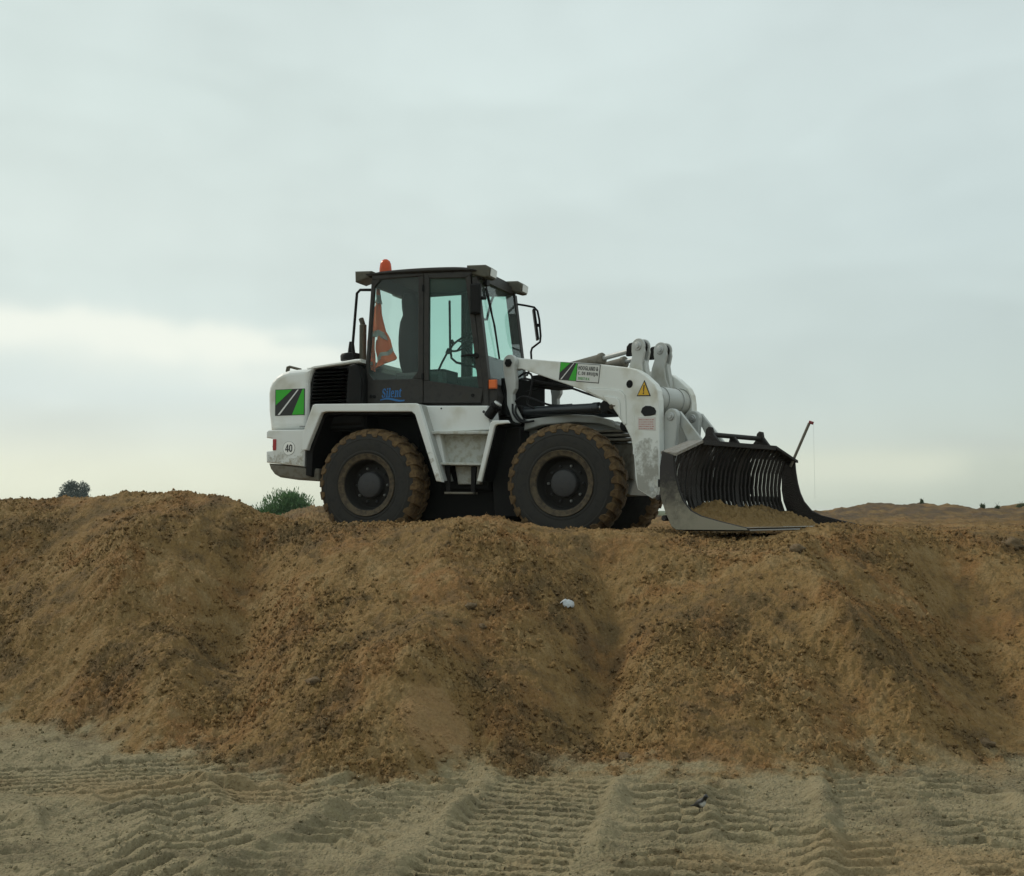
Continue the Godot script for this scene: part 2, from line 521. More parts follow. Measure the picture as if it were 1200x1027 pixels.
func track_height(x: float, d: float, h0: float) -> float:
	var h := h0
	for tr in TRACKS:
		var ax: float = tr[0]; var ad: float = tr[1]
		var dx: float = tr[2] - ax; var dd: float = tr[3] - ad
		var l := sqrt(dx * dx + dd * dd)
		dx /= l; dd /= l
		var s := (x - ax) * dx + (d - ad) * dd
		if s < -0.1 or s > l + 0.1: continue
		var q := s / l * 2.0 - 1.0
		var t := (x - ax) * -dd + (d - ad) * dx - float(tr[6]) * (1.0 - q * q) * 2.0
		var w: float = tr[4] * 0.5
		var at := absf(t)
		if at > w + 0.2: continue
		t += n_mid.get_noise_2d(x * 0.8 + 40.0, d * 0.8) * 0.05
		at = absf(t)
		var ends := smoothstep(-0.1, 0.15, s) * smoothstep(l + 0.1, l - 0.15, s)
		var m := (1.0 - smoothstep(w - 0.03, w + 0.04, at)) * ends
		var wear := clampf(0.78 + n_mid.get_noise_2d(x * 0.7, d * 0.7 + 90.0) * 1.7, 0.12, 1.25)
		var p := 0.0
		var kind := int(tr[5])
		var sl: float = tr[7]
		if kind == 0 or kind == 3:      # rows of small blocks
			var pr := 0.118 if kind == 0 else 0.11
			var pc := 0.098 if kind == 0 else 0.1
			var row := s / pr if kind == 0 else t / pr
			var ri := floorf(row)
			var cr := (t if kind == 0 else s) / pc + 0.5 * fposmod(ri, 2.0) + 0.2 * sin(ri * 2.3)
			var fr := row - ri
			var ci := floorf(cr)
			var fc := cr - ci
			var hole := 0.75 + 0.25 * sin(ri * 5.1 + ci * 3.7)
			wear = clampf(wear, 0.7, 1.1)
			p = 0.016 - 0.08 * hole * smoothstep(0.3, 0.4, fr) * smoothstep(0.78, 0.68, fr) * smoothstep(0.08, 0.18, fc) * smoothstep(0.98, 0.88, fc)
		elif kind == 1:    # long lugs
			var u := (s + (at if absf(sl) < 0.5 else t) * sl + 0.07 * n_mid.get_noise_2d(x * 0.9, d * 0.9)) / 0.165
			if t < 0.0 and absf(sl) < 0.5: u += 0.35
			var fr := u - floorf(u)
			if dd < 0.0: fr = 1.0 - fr
			p = 0.042 * smoothstep(0.0, 0.13, fr) * (1.0 - 0.9 * smoothstep(0.45, 1.0, fr)) - 0.018 * smoothstep(0.82, 1.0, fr) - 0.016
		else:              # shallow worn chevrons
			var u := (s + at * sl + 0.03 * n_mid.get_noise_2d(x, d)) / 0.15
			if t < 0.0: u += 0.4
			var fr := u - floorf(u)
			if dd < 0.0: fr = 1.0 - fr
			p = 0.03 * smoothstep(0.0, 0.15, fr) * (1.0 - 0.95 * smoothstep(0.15, 1.0, fr)) - 0.012
		h = lerpf(h, -0.018 + h0 * 0.35 + p * wear, m)
		var e := (at - w - 0.07) / 0.07
		if e < 2.5: h += 0.034 * exp(-e * e) * ends * clampf(0.6 + n_mid.get_noise_2d(x * 0.9 + 7.0, d * 0.9) * 1.4, 0.0, 1.1)
	return h

func plain_height(x: float, d: float) -> float:
	# the bank, without clods
	var wob := n_mid.get_noise_2d(x * 0.7, 3.0) * 0.14
	var d0 := tab(x, FOOT) + wob
	var d1 := tab(x, CREST)
	var h1 := tab(x, TOP)
	var t := (d - d0) / (d1 - d0)
	var f := 1.0 - smax0(1.0 - smax0(t, 0.04), 0.10)
	# troughs between the dumped loads
	var tr := clampf(t, 0.0, 1.0)
	var bow := sin(tr * PI)
	var c1 := x - lerpf(0.62, 0.78, tr) - 0.08 * sin(d * 2.1)
	var c2 := x - lerpf(-1.95, -2.35, tr) - 0.1 * sin(d * 1.7)
	var c3 := x - lerpf(2.75, 2.2, tr)
	var c4 := x - lerpf(3.3, 3.9, tr)
	var c5 := x - lerpf(-2.9, -3.5, tr)
	var c6 := x - lerpf(-0.75, -0.4, tr)
	f -= bow * (0.24 * exp(-c1 * c1 / 0.07) + 0.20 * exp(-c2 * c2 / 0.14) - 0.15 * exp(-c3 * c3 / 0.06) + 0.22 * exp(-c4 * c4 / 0.16) - 0.10 * exp(-c5 * c5 / 0.2) - 0.08 * exp(-c6 * c6 / 0.25))
	f += bow * 0.10 * n_big.get_noise_2d(x * 1.3, d * 0.9 + 20.0)
	var h := h1 * clampf(f / 0.955, 0.0, 1.2)
	# behind the crest: the level the loader drives on
	var hp := 1.37 + 0.05 * n_big.get_noise_2d(x, d)
	if d > d1:
		h = lerpf(h, hp, smoothstep(d1 + 0.15, d1 + 1.5, d))
	if d > 16.0:
		var far := lerpf(1.47, 0.7, smoothstep(27.0, 70.0, d))
		h = lerpf(h, far, smoothstep(16.0, 24.0, d))
		h += 0.27 * exp(-(pow((x + 3.65) / 0.6, 2.0) + pow((d - 22.5) / 1.4, 2.0)))
		# low rough bank on the right behind
		var ridge := exp(-pow((d - 31.0 - 2.0 * n_big.get_noise_2d(x * 0.3, 5.0)) / 3.6, 2.0)) * smoothstep(5.5, 9.5, x)
		h += ridge * (0.25 + 0.2 * n_big.get_noise_2d(x * 0.7, 50.0) + 0.1 * n_mid.get_noise_2d(x * 0.7, d * 0.3))
		var ridge2 := exp(-pow((d - 60.0) / 6.0, 2.0)) * (smoothstep(12.0, 20.0, absf(x)))
		h += ridge2 * (0.75 + 0.25 * n_big.get_noise_2d(x * 0.25, 80.0))
	elif d < d0 + 0.3:
		h += 0.03 * n_big.get_noise_2d(x, d + 60.0) * smoothstep(d0 + 0.3, d0 - 0.3, d)
	return h

func heap_share(x: float, d: float) -> float:
	# 0 on the driven sand, 1 on the dumped heaps
	var d0 := tab(x, FOOT) + n_mid.get_noise_2d(x * 0.7, 3.0) * 0.14
	return smoothstep(-0.22, 0.30, d - d0 + 0.30 * n_mid.get_noise_2d(x * 1.6, d * 1.6) + 0.16 * n_tone2.get_noise_2d(x, d) + 0.12 * n_fine.get_noise_2d(x, d))

func full_height(x: float, d: float) -> float:
	var h := plain_height(x, d)
	var k := heap_share(x, d)
	if k < 0.999:
		var g := h + 0.012 * n_mid.get_noise_2d(x, d) + 0.005 * n_fine.get_noise_2d(x, d) + 0.008 * maxf(0.0, n_cell.get_noise_2d(x * 0.8, d * 0.8) + 0.2)
		if d > 4.2: g = track_height(x, d, g)
		g += 0.009 * n_clod.get_noise_2d(x * 1.1, d * 1.1) + 0.006 * n_grit.get_noise_2d(x, d) + 0.02 * clampf(n_tone2.get_noise_2d(x * 0.7 + 5.0, d * 0.7) - 0.15, 0.0, 1.0) * n_fine.get_noise_2d(x * 1.4, d * 1.4) * 3.0
		if k < 0.001: return g
		return lerpf(g, heap_height(x, d, h), k)
	return heap_height(x, d, h)

func smooth_patch(x: float, d: float) -> float:
	# a slip at the foot of the middle heap and a strip pressed flat below the bucket
	var w := 0.12 * n_mid.get_noise_2d(x * 1.4, d * 1.4)
	var a := pow((x + 0.5) / 0.25, 2.0) + pow((d - 7.75) / 0.28, 2.0)
	var b := pow((x - 1.78 - (d - 10.35) * 0.5) / 0.36, 2.0) + pow((d - 10.35) / 0.11, 2.0)
	return maxf(1.0 - smoothstep(0.6, 1.25, a + w), 1.0 - smoothstep(0.5, 1.2, b + w))

func heap_height(x: float, d: float, h: float) -> float:
	var rough := 0.5 + 0.9 * clampf(n_tone.get_noise_2d(x * 0.9 + 30.0, d * 0.9) + 0.3, 0.0, 1.0)
	rough *= 1.0 - 0.85 * smooth_patch(x, d)
	var cl := n_clod.get_noise_2d(x, d)
	var o := 0.045 * n_mid.get_noise_2d(x, d) + rough * (0.017 * cl + 0.030 * n_fine.get_noise_2d(x, d))
	o += rough * (0.018 * maxf(0.0, n_cell.get_noise_2d(x, d) + 0.45) - 0.007)
	o += rough * 0.036 * n_grit.get_noise_2d(x, d)
	# rills running down the face
	o += 0.016 * n_mid.get_noise_2d(x * 3.2 + d * 0.8, d * 0.5 + 11.0)
	if d > 11.2 and d < 17.0: o *= 0.75
	if d > 17.0: o += smoothstep(17.0, 24.0, d) * (0.09 * n_mid.get_noise_2d(x * 0.6, d * 0.6) + 0.06 * n_cell.get_noise_2d(x * 0.12, d * 0.12))
	return h + o

func tone_at(x: float, d: float) -> Color:
	# base colour of the sand: damp, dry and reddish loads mixed
	var a := n_tone.get_noise_2d(x, d)
	var b := n_tone2.get_noise_2d(x, d)
	var heap := Color(0.215, 0.134, 0.055)
	heap = heap.lerp(Color(0.232, 0.124, 0.05), clampf(n_tone.get_noise_2d(x * 1.3 + 9.0, d * 1.3 + 50.0) * 1.8, 0.0, 0.75))
	heap = heap.lerp(Color(0.125, 0.085, 0.044), clampf(a * 1.2 + b * 1.1, 0.0, 0.8))
	heap = heap.lerp(Color(0.265, 0.182, 0.088), clampf(-a * 0.9 - b * 1.1 - 0.08, 0.0, 0.75))
	heap = heap.lerp(Color(0.26, 0.16, 0.075), smooth_patch(x, d) * 0.8)
	if d > 16.0: heap = heap.lerp(Color(0.115, 0.085, 0.056), smoothstep(17.0, 27.0, d) * clampf(0.8 + a + b * 0.6, 0.2, 1.0))
	if d > 45.0: heap = heap.lerp(Color(0.09, 0.1, 0.05), smoothstep(45.0, 70.0, d))
	var s := heap_share(x, d)
	if s > 0.999: return heap
	var flat := Color(0.25, 0.207, 0.122)
	flat = flat.lerp(Color(0.165, 0.136, 0.082), clampf(a * 1.5 + b * 0.7, 0.0, 0.85))
	flat = flat.lerp(Color(0.255, 0.18, 0.092), clampf(n_tone.get_noise_2d(x * 0.6 + 70.0, d * 0.6) * 1.6 - 0.15, 0.0, 0.7))
	return flat.lerp(heap, s)

func axis(list: Array) -> PackedFloat32Array:
	# list of [to, step] pairs after a start value
	var o := PackedFloat32Array([list[0]])
	for k in range(1, list.size()):
		var to: float = list[k][0]
		var s0: float = list[k][1]; var s1: float = list[k][2]
		var x := o[o.size() - 1]
		var st := s0
		var start := x
		while x + st * 1.01 < to:
			x += st
			o.append(x)
			st = lerpf(s0, s1, (x - start) / (to - start))
		o.append(to)
	return o

func ground() -> void:
	var xs := axis([-900.0, [-60.0, 120.0, 8.0], [-12.0, 5.0, 0.4], [-5.2, 0.3, 0.02], [5.3, 0.0145, 0.0145], [14.0, 0.02, 0.12], [60.0, 0.2, 5.0], [900.0, 8.0, 120.0]])
	var ds := axis([-40.0, [3.5, 8.0, 0.2], [4.9, 0.15, 0.012], [7.6, 0.0115, 0.0125], [9.2, 0.014, 0.017], [12.4, 0.018, 0.03], [17.0, 0.035, 0.09], [36.0, 0.09, 0.16], [75.0, 0.3, 3.0], [1500.0, 4.0, 200.0]])
	var nx := xs.size()
	var nd := ds.size()
	var v := PackedVector3Array(); v.resize(nx * nd)
	var c := PackedColorArray(); c.resize(nx * nd)
	for j in nd:
		var d := ds[j]
		for i in nx:
			var x := xs[i]
			var k := j * nx + i
			var h := 0.0
			if d > 4.0 and d < 80.0 and absf(x) < 60.0: h = full_height(x, d)
			elif d >= 80.0: h = 0.7
			elif d <= 4.0: h = 0.03 * n_big.get_noise_2d(x, d + 60.0)
			else: h = plain_height(x, d)
			v[k] = Vector3(x, h, -d)
			c[k] = tone_at(x, d)
	var idx := PackedInt32Array(); idx.resize((nx - 1) * (nd - 1) * 6)
	var w := 0
	for j in nd - 1:
		for i in nx - 1:
			var a := j * nx + i
			idx[w] = a; idx[w + 1] = a + nx; idx[w + 2] = a + 1
			idx[w + 3] = a + 1; idx[w + 4] = a + nx; idx[w + 5] = a + nx + 1
			w += 6
	var nn := PackedVector3Array(); nn.resize(nx * nd)
	for j in nd:
		var j0 := maxi(j - 1, 0) * nx
		var j1 := mini(j + 1, nd - 1) * nx
		for i in nx:
			var l := maxi(i - 1, 0); var r := mini(i + 1, nx - 1)
			nn[j * nx + i] = (v[j * nx + r] - v[j * nx + l]).cross(v[j1 + i] - v[j0 + i]).normalized()
	var ar := []
	ar.resize(Mesh.ARRAY_MAX)
	ar[Mesh.ARRAY_VERTEX] = v
	ar[Mesh.ARRAY_NORMAL] = nn
	ar[Mesh.ARRAY_COLOR] = c
	ar[Mesh.ARRAY_INDEX] = idx
	var am := ArrayMesh.new()
	am.add_surface_from_arrays(Mesh.PRIMITIVE_TRIANGLES, ar)
	var o := MeshInstance3D.new()
	o.name = "ground"
	o.mesh = am
	o.material_override = M["sand"]
	o.set_meta("kind", "structure")
	o.set_meta("label", "brown heaps of dumped sand behind driven grey sand")
	add_child(o)

# an uneven lump about one metre across
func lump(seed_: int, rings := 5, seg := 8, rough := 0.35) -> MB:
	var b := MB.new()
	var f := noise(seed_, 0.9, 2)
	var rows := []
	for i in rings + 1:
		var a := PI * (i + 0.001) / (rings + 0.002)
		var row := PackedVector3Array()
		for j in seg:
			var u := -TAU * j / seg
			var p := Vector3(sin(a) * cos(u), cos(a), sin(a) * sin(u))
			p *= 0.5 * (1.0 + rough * f.get_noise_3dv(p * 1.6) * 1.6)
			row.append(p)
		rows.append(row)
	b.grid(rows)
	return b

func clod_field(called: String, label: String, count: int, sd: int, on_heap: bool, s0: float, s1: float) -> void:
	var r := RandomNumberGenerator.new()
	r.seed = sd
	var xf := []
	var cols := []
	var tries := 0
	while xf.size() < count and tries < count * 6:
		tries += 1
		var d: float
		var x: float
		if on_heap:
			d = 7.0 + pow(r.randf(), 1.25) * 10.0
			x = r.randf_range(-0.46, 0.46) * (d + 1.2)
		else:
			d = r.randf_range(4.9, 8.8)
			x = r.randf_range(-0.46, 0.46) * (d + 1.0)
		var k := heap_share(x, d)
		if on_heap and k < 0.5: continue
		if not on_heap and k > 0.3: continue
		# clods gather in patches
		if r.randf() > clampf(0.4 + n_tone.get_noise_2d(x * 0.9 + 30.0, d * 0.9) * 1.8 + n_tone2.get_noise_2d(x, d) * 0.8, 0.06, 1.0): continue
		var s := s0 + (s1 - s0) * pow(r.randf(), 6.0)
		var h := full_height(x, d)
		var bs := Basis.from_euler(Vector3(r.randf() * TAU, r.randf() * TAU, r.randf() * TAU)) * Basis.from_scale(Vector3(s, s * r.randf_range(0.5, 0.9), s * r.randf_range(0.6, 1.1)))
		xf.append(Transform3D(bs, Vector3(x, h + s * 0.05, -d)))
		var tone := r.randf_range(0.85, 1.3)
		var cl := tone_at(x, d)
		cols.append(Color(cl.r * tone, cl.g * tone, cl.b * tone))
	var mm := MultiMesh.new()
	mm.transform_format = MultiMesh.TRANSFORM_3D
	mm.use_colors = true
	mm.mesh = lump(sd + 1, 4, 7, 0.5).mesh()
	mm.instance_count = xf.size()
	for i in xf.size():
		mm.set_instance_transform(i, xf[i])
		mm.set_instance_color(i, cols[i])
	var o := MultiMeshInstance3D.new()
	o.name = called
	o.multimesh = mm
	o.material_override = M["sand"]
	tag(o, label, "clods", "", "stuff")
	add_child(o)

func loose_sand() -> void:
	clod_field("sand_clods", "small brown clods strewn over the dumped sand heaps", 90000, 501, true, 0.008, 0.042)
	clod_field("fine_clods", "fine crumbs lying on the driven grey sand", 6000, 502, false, 0.007, 0.03)

# ------------------------------------------------------------------ wheel loader
# chassis axes: x forward, y up from the wheels' lowest point, z to the loader's right; origin under the front axle
const WB := -2.43
const HALF := 0.68              # half width of the cab

func build_loader() -> void:
	loader = group_node(self, "wheel_loader", Transform3D(Basis(Vector3.UP, deg_to_rad(-21.0)), Vector3(0.9346, 1.2418, -14.2312)))
	tag(loader, "silver and black wheel loader with skeleton bucket standing on the sand bank", "wheel loader")
	wheels()
	rear_body()
	step_side()
	cab()
	front_frame()
	var bx := Transform3D(Basis(Vector3.UP, deg_to_rad(-21.0)), Vector3(-0.666, 0, 0.155))
	boom(group_node(loader, "loading_boom", bx))
	bucket(group_node(loader, "skeleton_bucket", bx))
	vest()
	bucket_sand(loader.transform * bx)

func wheels() -> void:
	var tyre := MB.new()
	var R := 0.655
	tyre.lathe([Vector2(0.335, -0.19), Vector2(0.36, -0.205), Vector2(0.43, -0.222), Vector2(0.51, -0.222), Vector2(0.575, -0.208), Vector2(0.62, -0.185), Vector2(0.642, -0.15), Vector2(R - 0.01, -0.08), Vector2(R - 0.008, 0.0), Vector2(R - 0.01, 0.08), Vector2(0.642, 0.15), Vector2(0.62, 0.185), Vector2(0.575, 0.208), Vector2(0.51, 0.222), Vector2(0.43, 0.222), Vector2(0.36, 0.205), Vector2(0.335, 0.19)], 56)
	# raised bead rings on the sidewall
	for s in [-1.0, 1.0]:
		for q in [0.395, 0.545]:
			var ring := []
			for k in 5: ring.append(Vector2(q + 0.008 * (k - 2), s * (0.2185 if q < 0.4 else 0.2145) + s * (0.006 - 0.0015 * (k - 2) * (k - 2))))
			if s < 0: ring.reverse()
			tyre.lathe(ring, 56)
	var tread := MB.new()
	var lugs := 26
	for s in [-1.0, 1.0]:
		for i in lugs:
			var a0 := TAU * (i + (0.5 if s > 0 else 0.0)) / lugs
			var rings := []
			# from the crown out over the shoulder and a little down the sidewall
			for k in 6:
				var q := k / 5.0
				var z: float = [0.015, 0.08, 0.145, 0.186, 0.207, 0.218][k]
				var r: float = [0.676, 0.675, 0.668, 0.645, 0.605, 0.575][k]
				var ri: float = [0.640, 0.640, 0.632, 0.610, 0.585, 0.560][k]
				var zi: float = z - (0.0 if k < 3 else 0.02)
				var hw: float = [0.052, 0.056, 0.058, 0.056, 0.050, 0.03][k]
				var a := a0 + 0.10 * q * (1.0 if s > 0 else -1.0) * 0.0 + 0.085 * sin(q * 2.4)
				var ring := PackedVector3Array()
				for pt in [[-1.0, 0], [-0.8, 1], [0.8, 1], [1.0, 0]]:
					var rr: float = r if pt[1] == 1 else ri
					var zz: float = z if pt[1] == 1 else zi
					var an: float = a + pt[0] * hw / 0.66
					ring.append(Vector3(cos(an) * rr, sin(an) * rr, zz * s))
				if s < 0: ring.reverse()
				rings.append(ring)
			var m: int = 4
			for k in 5:
				for j in m:
					var e := (j + 1) % m
					tread.quad(rings[k][j], rings[k][e], rings[k + 1][e], rings[k + 1][j])
			tread.quad(rings[0][3], rings[0][2], rings[0][1], rings[0][0])
			tread.quad(rings[5][0], rings[5][1], rings[5][2], rings[5][3])
	# mud-coated casing between the lugs
	tread.lathe([Vector2(0.604, -0.2), Vector2(0.626, -0.184), Vector2(0.6445, -0.15), Vector2(R - 0.007, -0.08), Vector2(R - 0.005, 0.0), Vector2(R - 0.007, 0.08), Vector2(0.6445, 0.15), Vector2(0.626, 0.184), Vector2(0.604, 0.2)], 56)
	var ring := MB.new()
	ring.lathe([Vector2(0.30, 0.20), Vector2(0.312, 0.216), Vector2(0.345, 0.222), Vector2(0.366, 0.232), Vector2(0.372, 0.224), Vector2(0.368, 0.206)], 48)
	ring.lathe([Vector2(0.298, 0.186), Vector2(0.304, 0.208), Vector2(0.318, 0.212)], 48)
	var rim := MB.new()
	rim.lathe([Vector2(0.31, -0.2), Vector2(0.345, -0.2), Vector2(0.345, 0.196), Vector2(0.312, 0.205), Vector2(0.296, 0.2), Vector2(0.285, 0.06), Vector2(0.262, 0.03), Vector2(0.2, 0.05), Vector2(0.17, 0.055), Vector2(0.1, 0.055)], 40)
	rim.lathe([Vector2(0.3, 0.04), Vector2(0.3, -0.2), Vector2(0.1, -0.22), Vector2(0.0, -0.22)], 32)
	var hub := MB.new()
	hub.lathe([Vector2(0.16, 0.05), Vector2(0.155, 0.13), Vector2(0.148, 0.15), Vector2(0.138, 0.158), Vector2(0.02, 0.163), Vector2(0, 0.163)], 32)
	var bolt := MB.new()
	bolt.prism(circle(0, 0, 0.017, 6), 0.0, 0.03, 0.004)
	bolt.prism(circle(0, 0, 0.008, 8), 0.03, 0.042, 0.002)
	var meshes := [tyre.mesh(), tread.mesh(), rim.mesh(), ring.mesh(), hub.mesh(), bolt.mesh()]
	var r := RandomNumberGenerator.new(); r.seed = 12
	for x in [0.0, WB]:
		for s in [1.0, -1.0]:
			var w := group_node(loader, "wheel", Transform3D(Basis(Vector3.UP, 0.0 if s > 0 else PI), Vector3(x, 0.675, s * 0.86)))
			var spin := r.randf() * TAU
			for k in 5:
				var o := MeshInstance3D.new()
				o.name = ["tyre", "tread", "rim", "rim_ring", "hub_cap"][k]
				o.mesh = meshes[k]
				o.material_override = M[["tyre_rubber", "muddy_tread", "rim_paint", "rim_ring", "hub_grey"][k]]
				o.rotation.z = spin
				w.add_child(o, true)
			for k in 10:
				var o := MeshInstance3D.new()
				o.name = "bolt"
				o.mesh = meshes[5]
				o.material_override = M["hub_grey"] if k % 3 else M["bolt_steel"]
				var a := TAU * k / 10 + spin
				o.position = Vector3(cos(a) * 0.205, sin(a) * 0.205, 0.046)
				w.add_child(o, true)
	for x in [0.0, WB]:
		var ax := MB.new()
		ax.rod(Vector3(x, 0.675, -0.66), Vector3(x, 0.675, 0.66), 0.12, 16)
		ax.rod(Vector3(x - 0.22, 0.675, 0), Vector3(x + 0.22, 0.675, 0), 0.21, 16)
		part(loader, "axle", ax, M["black_steel"])

func both(b: MB, poly: PackedVector2Array, z0: float, z1: float, bev := 0.006, steps := 1) -> void:
	b.prism(poly, z0, z1, bev, steps)
	b.prism(poly, -z1, -z0, bev, steps)

func logo(b: MB, x0: float, y0: float, x1: float, y1: float, z: float, skew := 0.0) -> void:
	# green sign with a dark road running to the upper right
	var p := func(u: float, v: float) -> Vector2: return Vector2(lerpf(x0, x1, u), lerpf(y0, y1, v) + skew * u)
	b.col = Color(0.02, 0.02, 0.022)
	b.prism(PackedVector2Array([p.call(0, 0), p.call(1, 0), p.call(1, 1), p.call(0, 1)]), z - 0.002, z + 0.003)
	b.col = Color(0.035, 0.42, 0.022)
	b.prism(PackedVector2Array([p.call(0.02, 0.40), p.call(0.58, 0.98), p.call(0.02, 0.98)]), z + 0.003, z + 0.005)
	b.prism(PackedVector2Array([p.call(0.58, 0.02), p.call(0.98, 0.02), p.call(0.98, 0.98), p.call(0.93, 0.98)]), z + 0.003, z + 0.005)
	b.col = Color(0.72, 0.72, 0.7)
	b.prism(PackedVector2Array([p.call(0.09, 0.03), p.call(0.16, 0.03), p.call(0.80, 0.97), p.call(0.755, 0.97)]), z + 0.003, z + 0.005)
	b.col = Color.WHITE

func rear_body() -> void:
	var b := MB.new()
	b.prism(V2([-3.91, 1.375, -3.945, 1.62, -3.95, 1.84, -3.935, 1.92, -3.895, 1.99, -3.83, 2.05, -3.75, 2.09, -3.65, 2.115, -3.30, 2.13, -3.335, 2.05, -3.36, 1.95, -3.375, 1.375]), -0.85, 0.85, 0.07, 4)
	var hood := part(loader, "engine_hood", b, M["white_paint"])
	b = MB.new()
	b.prism(V2([-3.40, 2.085, -3.30, 2.118, -2.66, 2.17, -2.66, 2.215, -2.74, 2.215, -3.30, 2.155, -3.42, 2.14]), -0.82, 0.82, 0.03, 3)
	part(hood, "top_strip", b, M["silver_paint"])
	b = MB.new()
	logo(b, -3.83, 1.548, -3.41, 1.875, 0.851)
	part(hood, "logo_sign", b, M["print"])
	b = MB.new()
	b.tube([Vector3(-3.99, 2.06, 0.3), Vector3(-4.01, 2.18, 0.3), Vector3(-4.0, 2.225, 0.3), Vector3(-3.97, 2.23, 0.3), Vector3(-3.80, 2.185, 0.3)], 0.017, 8)
	b.tube([Vector3(-3.97, 2.23, 0.3), Vector3(-3.98, 2.18, 0.3), Vector3(-3.9, 2.09, 0.3)], 0.014, 8)
	part(hood, "handle", b, M["olive_shell"])
	b = MB.new()
	b.col = Color(0.25, 0.25, 0.25)
	b.box(Vector3(-3.48, 1.40, 0.85), Vector3(-3.40, 1.412, 0.852), 0.0)
	part(hood, "maker_plate", b, M["print"])
	# louvred black engine panel
	b = MB.new()
	b.prism(V2([-3.40, 1.40, -3.385, 1.95, -3.35, 2.06, -3.30, 2.115, -2.86, 2.15, -2.72, 2.165, -2.655, 2.10, -2.63, 1.95, -2.63, 1.40]), -0.80, 0.80, 0.05, 3)
	var grille := part(loader, "engine_grille", b, M["black_plastic"])
	for s in [1.0, -1.0]:
		for k in 10:
			var y := 1.685 + 0.0445 * k
			b = MB.new()
			var xr := -2.84
			b.prism(V2([0.785, y, 0.842, y - 0.008, 0.848, y + 0.004, 0.842, y + 0.016, 0.785, y + 0.03]), 0.0, xr + 3.335 - 0.007 * k, 0.003)
			# profile lies across z, so turn it: x<-z
			for i in b.v.size():
				var q := b.v[i]; b.v[i] = Vector3(-3.335 + 0.007 * k + q.z, q.y, q.x * s)
				var m := b.n[i]; b.n[i] = Vector3(m.z, m.y, m.x * s)
			part(grille, "slat", b, M["black_plastic"])
		b = MB.new()
		b.prism(V2([-2.845, 1.66, -2.83, 1.95, -2.80, 2.14, -2.72, 2.16, -2.66, 2.09, -2.635, 1.95, -2.635, 1.66]), 0.785 if s > 0 else -0.85, 0.85 if s > 0 else -0.785, 0.03, 3)
		part(grille, "corner_cover", b, M["black_plastic"])
	# counterweight, notched at the tail lights
	b = MB.new()
	b.prism(V2([-3.885, 0.965, -3.345, 0.905, -3.335, 1.362, -3.86, 1.365, -3.89, 1.345, -3.89, 1.27, -3.80, 1.255, -3.80, 1.112, -3.89, 1.102]), -0.95, 0.95, 0.014, 2)
	var cw := part(loader, "counterweight", b, M["white_paint"])
	b = MB.new()
	b.prism(V2([-3.872, 0.955, -3.345, 0.898, -3.16, 0.88, -3.15, 0.725, -3.45, 0.745, -3.71, 0.78, -3.79, 0.82, -3.845, 0.885]), -0.93, 0.93, 0.03, 2)
	part(cw, "bumper", b, M["grey_underbody"])
	for s in [1.0, -1.0]:
		b = MB.new()
		b.t = Transform3D(Basis(Vector3.UP, 0.0 if s > 0 else PI), Vector3(0, 0, 0))
		var sx := -3.77 if s > 0 else 3.77
		b.box(Vector3(sx - 0.024, 1.115, 0.935), Vector3(sx + 0.024, 1.25, 0.962))
		part(cw, "tail_light", b, M["tail_red"])
	b = MB.new()
	b.col = Color(0.3, 0.3, 0.29)
	b.prism(circle(-3.565, 1.135, 0.086, 32), 0.9485, 0.953)
	b.col = Color(0.92, 0.92, 0.88)
	b.prism(circle(-3.565, 1.135, 0.081, 32), 0.953, 0.9545)
	b.col = Color(0.03, 0.03, 0.03)
	b.text("40", 0.092, Transform3D(Basis(), Vector3(-3.565, 1.135, 0.9555)), "Droid Sans", 0.1)
	part(cw, "speed_sign", b, M["print"])
	mud_flakes(cw, V2([-3.86, 0.975, -3.36, 0.92, -3.36, 1.34, -3.86, 1.34]), 0.9535, 0.01, func(x: float, y: float) -> float: return 0.52 - maxf(0.0, y - 0.93) * 2.4 + maxf(0.0, -3.6 - x) * 0.35, Color(0.36, 0.32, 0.245))
	# rear wheel arches
	for s in [1.0, -1.0]:
		b = MB.new()
		b.prism(V2([-3.30, 1.10, -3.30, 1.30, -3.165, 1.645, -3.13, 1.655, -1.79, 1.622, -1.745, 1.60, -1.45, 0.70, -1.525, 0.71, -1.80, 1.49, -1.845, 1.525, -2.98, 1.558, -3.04, 1.545, -3.06, 1.515, -3.22, 1.16, -3.24, 1.10]), 1.0 if s > 0 else -1.08, 1.08 if s > 0 else -1.0, 0.012, 2)
		var fender := part(loader, "rear_fender", b, M["white_paint"])
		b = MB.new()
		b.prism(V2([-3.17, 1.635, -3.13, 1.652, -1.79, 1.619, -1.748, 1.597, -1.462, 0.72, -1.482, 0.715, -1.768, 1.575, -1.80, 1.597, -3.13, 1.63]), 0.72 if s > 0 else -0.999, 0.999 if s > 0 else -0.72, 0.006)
		part(fender, "fender_skin", b, M["shaded_white"])  # fender white greyed in its colour to give the leg's forward face shade
		b = MB.new()
		var z0 := 0.45 if s > 0 else -0.996
		var z1 := 0.996 if s > 0 else -0.45
		b.prism(V2([-3.30, 0.80, -3.29, 1.30, -3.16, 1.627, -1.80, 1.594, -1.775, 1.573, -1.49, 0.72, -1.52, 0.72, -1.80, 1.46, -1.85, 1.50, -2.98, 1.53, -3.04, 1.50, -3.2, 1.1, -3.22, 0.78]), z0, z1, 0.006)
		part(loader, "wheel_well", b, M["black_plastic"])
		if s > 0: mud_flakes(fender, V2([-1.465, 0.71, -1.52, 0.72, -1.76, 1.40, -1.69, 1.40]), 1.0835, 0.009, func(x: float, y: float) -> float: return 0.5 - (y - 0.7) * 0.9, Color(0.36, 0.32, 0.25))
	b = MB.new()
